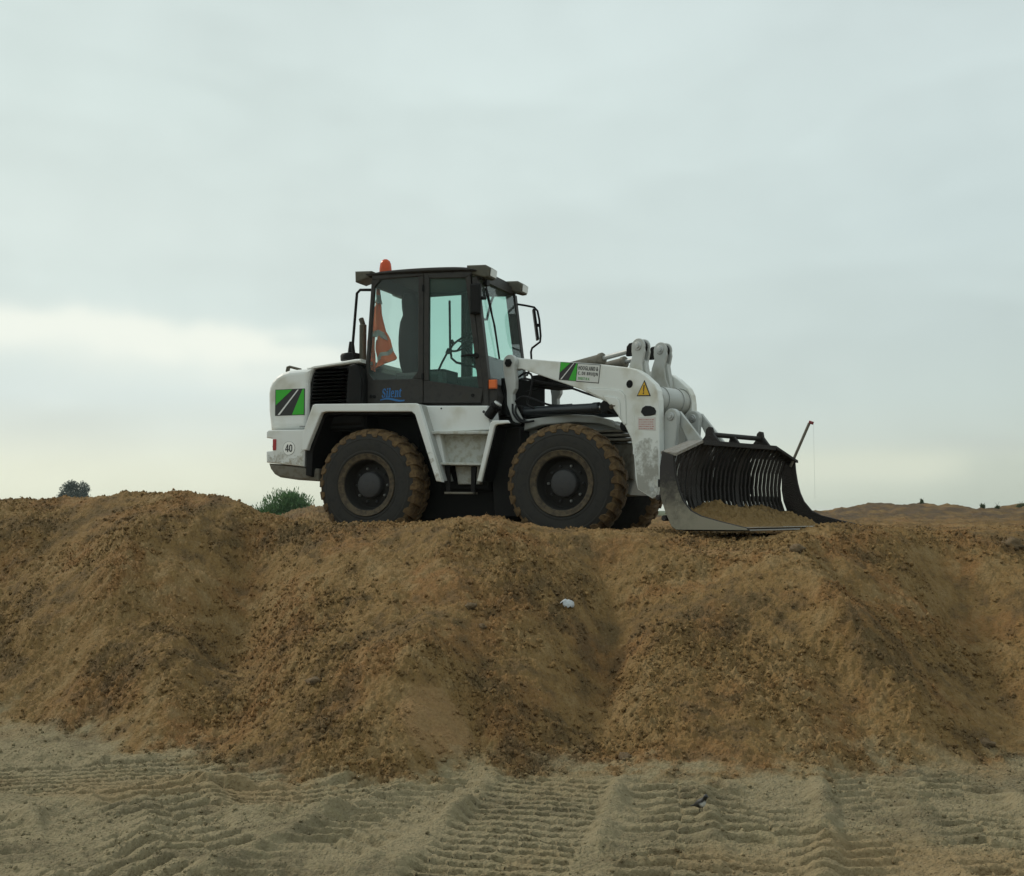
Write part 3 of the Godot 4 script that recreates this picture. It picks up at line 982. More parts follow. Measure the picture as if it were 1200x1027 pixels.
	b.box(Vector3(-3.35, 0.55, -0.46), Vector3(-1.55, 1.62, 0.46), 0.03)
	b.box(Vector3(-3.3, 1.35, -0.78), Vector3(-2.6, 1.66, 0.78), 0.03)
	part(loader, "rear_frame", b, M["black_steel"])
	# exhaust, air cleaner and grab rail behind the cab
	b = MB.new()
	b.rod(Vector3(-2.84, 2.15, 0.42), Vector3(-2.84, 2.70, 0.42), 0.045, 16)
	b.rod(Vector3(-2.84, 2.70, 0.42), Vector3(-2.87, 2.78, 0.42), 0.032, 12)
	part(loader, "exhaust_pipe", b, M["olive_shell"])
	b = MB.new()
	b.t = Transform3D(Basis(Vector3.RIGHT, -PI / 2), Vector3(-3.0, 2.15, 0.42))
	b.lathe([Vector2(0, 0), Vector2(0.06, 0), Vector2(0.06, 0.09), Vector2(0.135, 0.10), Vector2(0.14, 0.16), Vector2(0.125, 0.185), Vector2(0.06, 0.2), Vector2(0, 0.205)], 24)
	b.lathe([Vector2(0.05, 0.19), Vector2(0.03, 0.34), Vector2(0, 0.345)], 12)
	part(loader, "air_cleaner", b, M["black_plastic"])
	b = MB.new()
	b.tube([Vector3(-2.68, 3.11, 0.52), Vector3(-2.83, 3.12, 0.52), Vector3(-2.875, 3.08, 0.52), Vector3(-2.89, 2.9, 0.52), Vector3(-2.93, 2.42, 0.52), Vector3(-2.9, 2.2, 0.52)], 0.018, 8)
	part(loader, "grab_rail", b, M["black_plastic"])

func step_side() -> void:
	for s in [1.0, -1.0]:
		var f := func(b: MB, poly: PackedVector2Array, z0: float, z1: float, bev: float) -> void:
			b.prism(poly, z0 if s > 0 else -z1, z1 if s > 0 else -z0, bev)
		var b := MB.new()
		f.call(b, V2([-1.79, 1.61, -0.97, 1.585, -0.93, 1.30, -1.70, 1.285]), 0.55, 0.86, 0.012)
		f.call(b, V2([-1.72, 1.29, -1.58, 1.29, -1.50, 0.90, -1.60, 0.90]), 0.70, 0.875, 0.008)
		var tank := part(loader, "step_panel", b, M["white_paint"])
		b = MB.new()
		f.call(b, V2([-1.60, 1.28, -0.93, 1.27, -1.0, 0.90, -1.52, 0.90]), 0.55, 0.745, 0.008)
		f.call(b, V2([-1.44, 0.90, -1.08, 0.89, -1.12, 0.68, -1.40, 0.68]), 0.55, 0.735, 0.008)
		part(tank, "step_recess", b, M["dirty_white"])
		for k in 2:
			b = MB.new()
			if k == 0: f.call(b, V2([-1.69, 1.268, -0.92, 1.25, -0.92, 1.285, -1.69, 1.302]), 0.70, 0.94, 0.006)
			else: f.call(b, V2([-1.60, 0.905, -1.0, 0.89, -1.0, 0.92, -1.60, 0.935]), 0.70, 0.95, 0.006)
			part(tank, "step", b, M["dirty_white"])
		b = MB.new()
		f.call(b, V2([-1.50, 0.90, -1.435, 0.90, -1.43, 0.56, -1.475, 0.56]), 0.86, 0.90, 0.004)
		part(tank, "step_hanger", b, M["black_plastic"])
		b = MB.new()
		f.call(b, V2([-1.165, 0.88, -1.10, 0.88, -1.12, 0.56, -1.165, 0.56]), 0.86, 0.90, 0.004)
		part(tank, "step_hanger", b, M["black_plastic"])
		b = MB.new()
		f.call(b, V2([-1.475, 0.565, -1.12, 0.56, -1.12, 0.585, -1.475, 0.59]), 0.80, 0.96, 0.005)
		part(tank, "step", b, M["grey_underbody"])
		b = MB.new()
		f.call(b, V2([-0.85, 1.365, -0.82, 1.392, -0.64, 1.392, -0.62, 1.36, -0.775, 1.345, -0.80, 1.325, -0.965, 0.70, -1.015, 0.705]), 1.03, 1.08, 0.008)
		part(loader, "front_mudguard", b, M["white_paint"])
		b = MB.new()
		f.call(b, V2([-0.845, 1.355, -0.82, 1.38, -0.62, 1.38, -0.62, 1.35, -0.765, 1.335, -0.79, 1.315, -0.955, 0.70, -1.005, 0.705]), 0.72, 1.028, 0.004)
		f.call(b, V2([-0.79, 1.33, -0.62, 1.34, -0.60, 0.3, -0.95, 0.3, -0.97, 0.70]), 0.30, 0.72, 0.01)
		part(loader, "wheel_well", b, M["black_plastic"])
		# filler neck with pale cap
		b = MB.new()
		var z: float = 0.88 * s
		b.rod(Vector3(-0.96, 1.45, z), Vector3(-0.875, 1.555, z), 0.06, 18)
		b.rod(Vector3(-0.875, 1.555, z), Vector3(-0.845, 1.592, z), 0.068, 18)
		var neck := part(loader, "filler_neck", b, M["black_plastic"])
		b = MB.new()
		b.rod(Vector3(-0.846, 1.591, z), Vector3(-0.828, 1.613, z), 0.05, 18)
		part(neck, "cap", b, M["lamp_lens"])
	var b2 := MB.new()
	b2.box(Vector3(-2.0, 0.24, -0.56), Vector3(-0.62, 1.30, 0.56), 0.03)
	b2.box(Vector3(-1.62, 0.6, -0.66), Vector3(-1.02, 1.2, 0.66), 0.03)
	part(loader, "middle_frame", b2, M["black_steel"])
	b2 = MB.new()
	b2.col = Color(0.04, 0.04, 0.04)
	b2.prism(circle(-1.02, 1.515, 0.016, 12), 0.859, 0.866)
	part(loader, "panel_lock", b2, M["print"])
	b2 = MB.new()
	b2.col = Color(0.04, 0.04, 0.04)
	b2.prism(circle(-1.56, 1.57, 0.01, 12), 0.859, 0.865)
	part(loader, "panel_lock", b2, M["print"])

func cab() -> void:
	var c := group_node(loader, "operator_cab")
	# side frames: pillars, rails and lower panels, both sides
	var b := MB.new()
	var z0 := HALF - 0.06
	for poly in [[-2.69, 1.66, -1.885, 1.655, -1.885, 1.955, -2.675, 1.97],      # lower rear panel
			[-2.675, 1.97, -2.635, 1.97, -2.545, 3.20, -2.59, 3.20],           # rear pillar
			[-1.955, 1.956, -1.885, 1.955, -1.885, 3.20, -1.955, 3.20],          # middle pillar
			[-2.59, 3.20, -1.885, 3.20, -1.885, 3.27, -2.58, 3.27],             # roof rail
			[-1.885, 3.20, -1.26, 3.17, -1.26, 3.225, -1.885, 3.27]]:
		both(b, V2(poly), z0, HALF, 0.008)
	both(b, V2([-2.635, 1.97, -2.555, 1.967, -2.628, 2.06]), z0 + 0.002, HALF - 0.002, 0.003)
	both(b, V2([-1.955, 1.957, -1.955, 2.05, -2.03, 1.959]), z0 + 0.002, HALF - 0.002, 0.003)
	both(b, V2([-2.55, 3.199, -2.56, 3.10, -2.47, 3.199]), z0 + 0.002, HALF - 0.002, 0.003)
	# rear wall: sill, posts, header
	b.box(Vector3(-2.70, 1.66, -z0), Vector3(-2.64, 2.1, z0), 0.01)
	b.box(Vector3(-2.60, 3.12, -z0), Vector3(-2.54, 3.26, z0), 0.01)
	# floor pan and nose under the windscreen
	b.box(Vector3(-2.66, 1.60, -z0), Vector3(-1.12, 1.70, z0), 0.01)
	b.prism(V2([-1.14, 1.55, -0.97, 1.50, -0.93, 1.72, -0.98, 1.86, -1.05, 1.95, -1.10, 1.97, -1.14, 1.97]), -0.62, 0.655, 0.03, 2)
	part(c, "cab_frame", b, M["cab_paint"])
	for s in [1.0, -1.0]:
		b = MB.new()
		var f := func(g: MB, poly: Array, za: float, zb: float, bev: float) -> void:
			g.prism(V2(poly), za if s > 0 else -zb, zb if s > 0 else -za, bev)
		f.call(b, [-1.875, 1.655, -1.135, 1.64, -1.10, 1.815, -1.165, 1.815, -1.805, 1.925, -1.875, 1.925], HALF - 0.052, HALF + 0.004, 0.006)
		f.call(b, [-1.875, 1.926, -1.81, 1.926, -1.81, 3.21, -1.875, 3.215], HALF - 0.052, HALF + 0.004, 0.006)
		f.call(b, [-1.81, 3.165, -1.335, 3.14, -1.275, 3.17, -1.28, 3.19, -1.81, 3.213], HALF - 0.052, HALF + 0.004, 0.006)
		f.call(b, [-1.165, 1.816, -1.10, 1.816, -1.275, 3.169, -1.335, 3.139], HALF - 0.052, HALF + 0.004, 0.006)
		var door := part(c, "cab_door", b, M["cab_paint"])
		door.set_meta("label", "dark glazed door of the cab")
		b = MB.new()
		f.call(b, [-1.822, 1.915, -1.15, 1.805, -1.325, 3.15, -1.822, 3.175], HALF - 0.03, HALF - 0.024, 0.0)
		part(c, "door_window", b, M["cab_glass"])
		b = MB.new()
		f.call(b, [-2.645, 1.955, -1.945, 1.945, -1.945, 3.21, -2.555, 3.21], HALF - 0.032, HALF - 0.026, 0.0)
		part(c, "side_window", b, M["clear_glass"])
		# handle and hinges
		b = MB.new()
		b.rod(Vector3(-1.19, 2.20, (HALF + 0.004) * s), Vector3(-1.19, 2.20, (HALF + 0.03) * s), 0.035, 14)
		b.tube([Vector3(-1.2, 2.2, (HALF + 0.03) * s), Vector3(-1.29, 2.205, (HALF + 0.035) * s), Vector3(-1.38, 2.2, (HALF + 0.02) * s)], 0.018, 8, 0.01)
		part(c, "door_handle", b, M["black_plastic"])
		for y in [1.98, 3.05]:
			b = MB.new()
			b.rod(Vector3(-1.885, y - 0.04, (HALF + 0.012) * s), Vector3(-1.885, y + 0.04, (HALF + 0.012) * s), 0.016, 10)
			part(c, "hinge", b, M["black_plastic"])
		# corner post and mirror block beside the windscreen
		b = MB.new()
		f.call(b, [-1.095, 1.60, -1.04, 1.60, -1.04, 1.92, -1.19, 3.14, -1.255, 3.14], 0.585, HALF - 0.004, 0.008)
		part(c, "corner_post", b, M["cab_paint"])
	b = MB.new()
	b.box(Vector3(-1.25, 2.69, HALF + 0.006), Vector3(-1.115, 3.05, HALF + 0.075), 0.02)
	b.rod(Vector3(-1.2, 2.88, HALF + 0.02), Vector3(-1.06, 2.875, HALF + 0.02), 0.022, 10)
	part(c, "folded_mirror", b, M["black_plastic"])
	# windscreen and rear pane
	b = MB.new()
	b.prism(V2([-1.05, 1.93, -1.044, 1.93, -1.204, 3.14, -1.21, 3.14]), -0.60, 0.60)
	part(c, "windscreen", b, M["clear_glass"])
	b = MB.new()
	b.prism(V2([-2.668, 2.08, -2.662, 2.08, -2.572, 3.14, -2.578, 3.14]), -0.62, 0.62)
	part(c, "rear_window", b, M["clear_glass"])
	# roof, slightly crowned
	b = MB.new()
	var rings := []
	for i in 15:
		var q := i / 14.0
		var x := lerpf(-2.66, -1.2, q)
		var e := pow(absf(q * 2.0 - 1.0), 6.0)
		var top := lerpf(3.335, 3.30, q) + 0.02 * sin(q * PI) - 0.035 * e
		var low := lerpf(3.262, 3.21, q)
		var ring := PackedVector3Array()
		for k in 13:
			var z := lerpf(-0.7, 0.7, k / 12.0)
			var ez := pow(absf(k / 6.0 - 1.0), 5.0)
			ring.append(Vector3(x, maxf(top - 0.045 * ez, low + 0.012), z))
		ring.append(Vector3(x, low, 0.69)); ring.append(Vector3(x, low, 0)); ring.append(Vector3(x, low, -0.69))
		rings.append(ring)
	b.grid(rings)
	part(c, "roof", b, M["cab_paint"])
	b = MB.new()
	b.box(Vector3(-1.24, 3.125, -0.58), Vector3(-1.17, 3.215, 0.58), 0.012)
	part(c, "windscreen_header", b, M["cab_paint"])
	# work lamps on the roof corners
	for s in [1.0, -1.0]:
		b = MB.new()
		b.prism(V2([-1.33, 3.20, -1.10, 3.13, -1.045, 3.135, -1.03, 3.245, -1.09, 3.285, -1.33, 3.295]), 0.42 if s > 0 else -0.66, 0.66 if s > 0 else -0.42, 0.018, 2)
		part(c, "lamp_housing", b, M["olive_shell"])
		b = MB.new()
		b.prism(V2([-1.04, 3.148, -1.028, 3.15, -1.016, 3.235, -1.03, 3.24]), 0.45 if s > 0 else -0.63, 0.63 if s > 0 else -0.45, 0.004)
		part(c, "work_lamp", b, M["lamp_lens"])
		b = MB.new()
		b.prism(V2([-2.84, 3.20, -2.82, 3.19, -2.64, 3.24, -2.62, 3.325, -2.845, 3.335]), 0.36 if s > 0 else -0.64, 0.64 if s > 0 else -0.36, 0.02, 2)
		part(c, "lamp_housing", b, M["olive_shell"])
		b = MB.new()
		b.box(Vector3(-2.852, 3.215, 0.40 if s > 0 else -0.60), Vector3(-2.838, 3.315, 0.60 if s > 0 else -0.40))
		part(c, "work_lamp", b, M["lamp_lens"])
	b = MB.new()
	b.t = Transform3D(Basis(Vector3.RIGHT, -PI / 2), Vector3(-2.55, 3.31, 0.38))
	b.lathe([Vector2(0, 0), Vector2(0.085, 0), Vector2(0.085, 0.035), Vector2(0.0, 0.036)], 24)
	part(c, "beacon_base", b, M["black_plastic"])
	b = MB.new()
	b.t = Transform3D(Basis(Vector3.RIGHT, -PI / 2), Vector3(-2.55, 3.345, 0.38))
	b.lathe([Vector2(0.0, 0), Vector2(0.078, 0.0), Vector2(0.076, 0.05), Vector2(0.068, 0.11), Vector2(0.052, 0.145), Vector2(0.025, 0.165), Vector2(0, 0.168)], 24)
	part(c, "beacon_lamp", b, M["beacon_orange"])
	# wipers
	b = MB.new()
	b.tube([Vector3(-1.19, 3.14, 0.42), Vector3(-1.14, 2.85, 0.36), Vector3(-1.085, 2.42, 0.30)], 0.009, 6)
	b.tube([Vector3(-1.175, 3.05, 0.44), Vector3(-1.10, 2.6, 0.33), Vector3(-1.06, 2.2, 0.27)], 0.012, 6)
	b.box(Vector3(-1.21, 3.08, 0.36), Vector3(-1.15, 3.15, 0.46))
	part(c, "wiper", b, M["black_plastic"])
	b = MB.new()
	b.tube([Vector3(-1.22, 3.13, -0.02), Vector3(-1.27, 2.95, 0.03), Vector3(-1.30, 2.72, 0.10), Vector3(-1.30, 2.71, 0.20)], 0.016, 8)
	part(c, "visor_arm", b, M["dash_grey"])
	# far mirror on its hoop
	b = MB.new()
	b.tube([Vector3(-1.20, 3.03, -0.64), Vector3(-1.1, 3.02, -0.74), Vector3(-1.0, 3.0, -0.8), Vector3(-0.955, 2.95, -0.8), Vector3(-0.93, 2.83, -0.8), Vector3(-0.912, 2.62, -0.8), Vector3(-0.92, 2.545, -0.8), Vector3(-1.03, 2.47, -0.8), Vector3(-1.045, 2.42, -0.8), Vector3(-1.035, 2.25, -0.8), Vector3(-1.05, 2.1, -0.66)], 0.014, 8)
	b.rod(Vector3(-0.922, 2.76, -0.8), Vector3(-0.985, 2.765, -0.8), 0.022, 10)
	var mi := part(c, "mirror_bracket", b, M["black_plastic"])
	mi.set_meta("label", "bent tube hoop carrying the far mirror")
	b = MB.new()
	b.t = Transform3D(Basis(Vector3.UP, 0.42) * Basis(Vector3.BACK, 0.13), Vector3(-0.995, 2.78, -0.84))
	b.box(Vector3(-0.016, -0.20, -0.09), Vector3(0.016, 0.20, 0.09), 0.01)
	part(c, "far_mirror", b, M["black_plastic"])
	b = MB.new()
	b.box(Vector3(-1.03, 1.80, HALF - 0.04), Vector3(-0.935, 1.905, HALF + 0.02), 0.012)
	part(loader, "turn_signal", b, M["signal_orange"])
	# lettering on the lower panel
	b = MB.new()
	b.col = Color(0.02, 0.14, 0.36)
	b.text("Silent", 0.115, Transform3D(Basis(), Vector3(-2.30, 1.80, HALF + 0.002)), "Droid Serif", 0.26, 0.12)
	var wave := PackedVector2Array()
	for i in 13: wave.append(Vector2(-2.455 + 0.325 * i / 12.0, 1.722 + 0.016 * sin(i / 12.0 * 5.2) + 0.012 * i / 12.0 * 0.0))
	for i in range(12, -1, -1): wave.append(Vector2(-2.455 + 0.325 * i / 12.0, 1.703 + 0.016 * sin(i / 12.0 * 5.2 + 0.35)))
	b.prism(wave, HALF + 0.0005, HALF + 0.003)
	part(c, "lettering", b, M["print"])
	for q in [[-2.58, 1.765], [-2.535, 1.758], [-1.235, 1.73]]:
		b = MB.new()
		b.rod(Vector3(q[0], q[1], HALF), Vector3(q[0], q[1], HALF + 0.012), 0.021, 12)
		part(c, "lock", b, M["black_plastic"])
	# inside: seat, steering wheel, dash, far grab rail
	b = MB.new()
	var seat := []
	for k in 12:
		var q := k / 11.0
		var y := lerpf(2.08, 3.12, q)
		var hw: float = [0.24, 0.26, 0.27, 0.27, 0.265, 0.255, 0.24, 0.22, 0.16, 0.16, 0.16, 0.12][k]
		var th: float = [0.10, 0.13, 0.14, 0.14, 0.14, 0.135, 0.125, 0.11, 0.085, 0.095, 0.095, 0.06][k]
		var ring := PackedVector3Array()
		for j in 14:
			var a := TAU * j / 14
			ring.append(Vector3(-2.31 - 0.07 * q + th * signf(cos(a)) * pow(absf(cos(a)), 0.6), y, -hw * signf(sin(a)) * pow(absf(sin(a)), 0.6)))
		seat.append(ring)
	b.grid(seat)
	b.box(Vector3(-2.30, 1.98, -0.26), Vector3(-1.82, 2.12, 0.26), 0.05)
	b.box(Vector3(-2.2, 1.70, -0.2), Vector3(-1.9, 1.98, 0.2), 0.02)
	part(c, "seat", b, M["seat_cloth"])
	b = MB.new()
	b.t = Transform3D(Basis(Vector3.BACK, 0.55), Vector3(-1.62, 2.46, 0.05)) * Transform3D(Basis(Vector3.RIGHT, -PI / 2), Vector3.ZERO)
	var circ := []
	for i in 25: circ.append(Vector3(cos(TAU * i / 24) * 0.19, sin(TAU * i / 24) * 0.19, 0))
	b.tube(circ, 0.014, 8)
	for i in 3:
		var a := TAU * i / 3 + 0.5
		b.rod(Vector3.ZERO, Vector3(cos(a) * 0.19, sin(a) * 0.19, 0), 0.012, 8)
	b.rod(Vector3(-0.08, -0.17, 0), Vector3(-0.08, -0.17, 0.06), 0.025, 10)
	b.t = Transform3D.IDENTITY
	b.rod(Vector3(-1.62, 2.46, 0.05), Vector3(-1.33, 1.95, 0.05), 0.03, 10)
	part(c, "steering_wheel", b, M["black_plastic"])
	b = MB.new()
	b.prism(V2([-1.42, 1.70, -1.12, 1.70, -1.14, 2.05, -1.2, 2.22, -1.27, 2.27, -1.36, 2.2]), -0.52, 0.16, 0.03, 2)
	b.box(Vector3(-2.2, 1.70, -0.58), Vector3(-1.5, 2.08, -0.32), 0.04)
	b.box(Vector3(-2.35, 1.70, 0.32), Vector3(-1.72, 2.06, 0.52), 0.04)
	part(c, "console", b, M["dash_grey"])
	b = MB.new()
	b.tube([Vector3(-1.85, 2.02, 0.38), Vector3(-1.78, 2.18, 0.36), Vector3(-1.72, 2.30, 0.34)], 0.014, 8)
	b.rod(Vector3(-1.72, 2.29, 0.34), Vector3(-1.69, 2.35, 0.335), 0.028, 10)
	part(c, "joystick", b, M["black_plastic"])
	b = MB.new()
	b.tube([Vector3(-2.1, 3.12, -0.58), Vector3(-2.09, 2.5, -0.58), Vector3(-2.07, 2.36, -0.58), Vector3(-2.0, 2.30, -0.58), Vector3(-1.7, 2.22, -0.58)], 0.016, 8)
	part(c, "grab_rail", b, M["black_plastic"])

func vest() -> void:
	# orange high-visibility vest hanging inside the rear side window
	var holder := group_node(self, "safety_vest", loader.transform)
	tag(holder, "orange safety vest with grey bands hanging inside the cab's rear side window", "safety vest")
	# each hanging length: height, centre x, half width, depth offset from top to bottom
	var lengths := [
		[[3.20, -2.607, 0.010, 0.0], [3.10, -2.605, 0.016, 0.0], [3.02, -2.60, 0.034, 0.0], [2.94, -2.597, 0.045, 0.0]],
		[[2.945, -2.60, 0.042, 0.0], [2.82, -2.61, 0.062, 0.008], [2.68, -2.60, 0.10, 0.0], [2.52, -2.585, 0.118, 0.012]],
		[[2.60, -2.672, 0.03, 0.02], [2.42, -2.69, 0.04, 0.03], [2.28, -2.672, 0.032, 0.015], [2.10, -2.65, 0.036, 0.03]],
		[[2.53, -2.555, 0.085, -0.005], [2.42, -2.525, 0.112, 0.012], [2.28, -2.50, 0.118, -0.005], [2.19, -2.48, 0.142, 0.015]]]
	var q_at := func(tbl: Array, q: float) -> Array:
		var f := q * (tbl.size() - 1)
		var i := mini(int(f), tbl.size() - 2)
		var w := f - i
		return [lerpf(tbl[i][0], tbl[i + 1][0], w), lerpf(tbl[i][1], tbl[i + 1][1], w), lerpf(tbl[i][2], tbl[i + 1][2], w), lerpf(tbl[i][3], tbl[i + 1][3], w)]
	var make := func(which: int, q0: float, q1: float, called: String, m: String, fat: float) -> void:
		var b := MB.new()
		var rings := []
		for k in 9:
			var p: Array = q_at.call(lengths[which], lerpf(q0, q1, k / 8.0))
			var ring := PackedVector3Array()
			for j in 26:
				var a := TAU * j / 26
				var ex := cos(a)
				var fold := 0.026 * sin(ex * 5.0 + p[0] * 9.0 + which * 2.0 + sin(p[0] * 17.0)) + 0.008 * sin(ex * 13.0 - p[0] * 14.0) * minf(p[2] * 12.0, 1.0)
				ring.append(Vector3(p[1] + ex * (p[2] + fat), p[0] + (0.02 * sin(ex * 3.0 + which) - 0.07 * ex * (-1.0 if which == 3 else 0.5)) * minf(p[2] * 8.0, 1.0), 0.47 + p[3] - (0.02 + fat) * sin(a) + fold))
			rings.append(ring)
		rings.reverse()
		b.grid(rings)
		part(holder, called, b, M[m])
	make.call(0, 0.0, 0.55, "collar", "vest_orange", 0.0)
	make.call(0, 0.55, 1.0, "collar", "vest_tape", 0.0)
	make.call(1, 0.0, 0.85, "fabric", "vest_orange", 0.0)
	make.call(1, 0.85, 1.0, "reflective_band", "vest_tape", 0.003)
	make.call(2, 0.0, 1.0, "fabric", "vest_orange", 0.0)
	make.call(3, 0.0, 0.56, "fabric", "vest_orange", 0.0)
	make.call(3, 0.56, 0.67, "reflective_band", "vest_tape", 0.003)
	make.call(3, 0.67, 1.0, "fabric", "vest_orange", 0.0)

func front_frame() -> void:
	var b := MB.new()
	b.prism(V2([-0.80, 0.62, -0.80, 1.36, -0.45, 1.40, 0.20, 1.42, 0.40, 1.385, 0.52, 1.30, 0.60, 1.12, 0.66, 0.72, 0.60, 0.55, -0.7, 0.5]), -0.42, 0.42, 0.03, 2)
	part(loader, "front_frame", b, M["frame_grey"])
	b = MB.new()
	b.prism(V2([-0.62, 1.30, -0.6, 1.43, -0.1, 1.48, 0.22, 1.46, 0.40, 1.41, 0.50, 1.34, 0.49, 1.30, 0.30, 1.36, 0.0, 1.385, -0.4, 1.36]), 0.40, 0.62, 0.015, 2)
	part(loader, "front_cover", b, M["frame_grey"])
	b = MB.new()
	b.prism(V2([-0.62, 1.30, -0.6, 1.43, -0.1, 1.48, 0.22, 1.46, 0.40, 1.41, 0.50, 1.34, 0.49, 1.30, 0.30, 1.36, 0.0, 1.385, -0.4, 1.36]), -0.62, -0.40, 0.015, 2)
	part(loader, "front_cover", b, M["frame_grey"])
	b = MB.new()
	for k in 3: b.box(Vector3(0.15 + k * 0.06, 1.26 - k * 0.05, 0.42), Vector3(0.62 + k * 0.02, 1.29 - k * 0.05, 0.60), 0.006)
	b.box(Vector3(0.3, 0.72, 0.40), Vector3(0.66, 1.14, 0.50), 0.02)
	part(loader, "cable_tray", b, M["grey_underbody"])
	# pivot between the two frames
	b = MB.new()
	b.rod(Vector3(-0.85, 0.5, 0), Vector3(-0.85, 1.5, 0), 0.12, 20)
	b.box(Vector3(-1.15, 0.6, -0.34), Vector3(-0.55, 0.78, 0.34), 0.02)
	b.box(Vector3(-1.15, 1.2, -0.34), Vector3(-0.55, 1.36, 0.34), 0.02)
	part(loader, "steering_joint", b, M["black_steel"])
	# slewing base that carries the boom
	b = MB.new()
	b.rod(Vector3(-0.42, 1.3, 0.06), Vector3(-0.42, 1.52, 0.06), 0.42, 32)
	part(loader, "slewing_ring", b, M["black_steel"])

# flakes of dried mud and grease lying on a flat face; amount(x, y) is how thickly they cover it
func mud_flakes(parent: Node, outline: PackedVector2Array, z: float, cell: float, amount: Callable, tone: Color) -> void:
	var b := MB.new()
	var lo := outline[0]; var hi := outline[0]
	for p in outline:
		lo = lo.min(p); hi = hi.max(p)
	var y := lo.y
	while y < hi.y:
		var x := lo.x
		while x < hi.x:
			var g := 0.55 * n_tone2.get_noise_2d(x * 1.1 + 5.0, y * 1.1) + 0.3 * n_fine.get_noise_2d(x * 1.6, y * 1.6) + 0.05 * rng.randf_range(-1, 1)
			var k: float = amount.call(x, y)
			var w := smoothstep(0.28, 0.85, g + k)
			if w > 0.06:
				b.col = Color(0.66, 0.67, 0.635).lerp(tone, w)
				for q in Geometry2D.intersect_polygons(outline, V2([x, y, x + cell, y, x + cell, y + cell, x, y + cell])):
					for i in range(1, q.size() - 1): b.tri(Vector3(q[0].x, q[0].y, z), Vector3(q[i].x, q[i].y, z), Vector3(q[i + 1].x, q[i + 1].y, z))
			x += cell
		y += cell
	if b.v.is_empty(): return
	for i in b.n.size(): b.n[i] = Vector3(0, 0, 1)
	var o := part(parent, "dried_mud", b, M["dried_mud"])
	o.set_meta("kind", "stuff")

func eye_plate(cx: float, cy: float, r: float, rest: Array, a0: float, a1: float) -> PackedVector2Array:
	# a rounded eye followed by the other corners of the plate
	var p := circle(cx, cy, r, 14, a0, a1)
	for i in range(0, rest.size(), 2): p.append(Vector2(rest[i], rest[i + 1]))
	return p

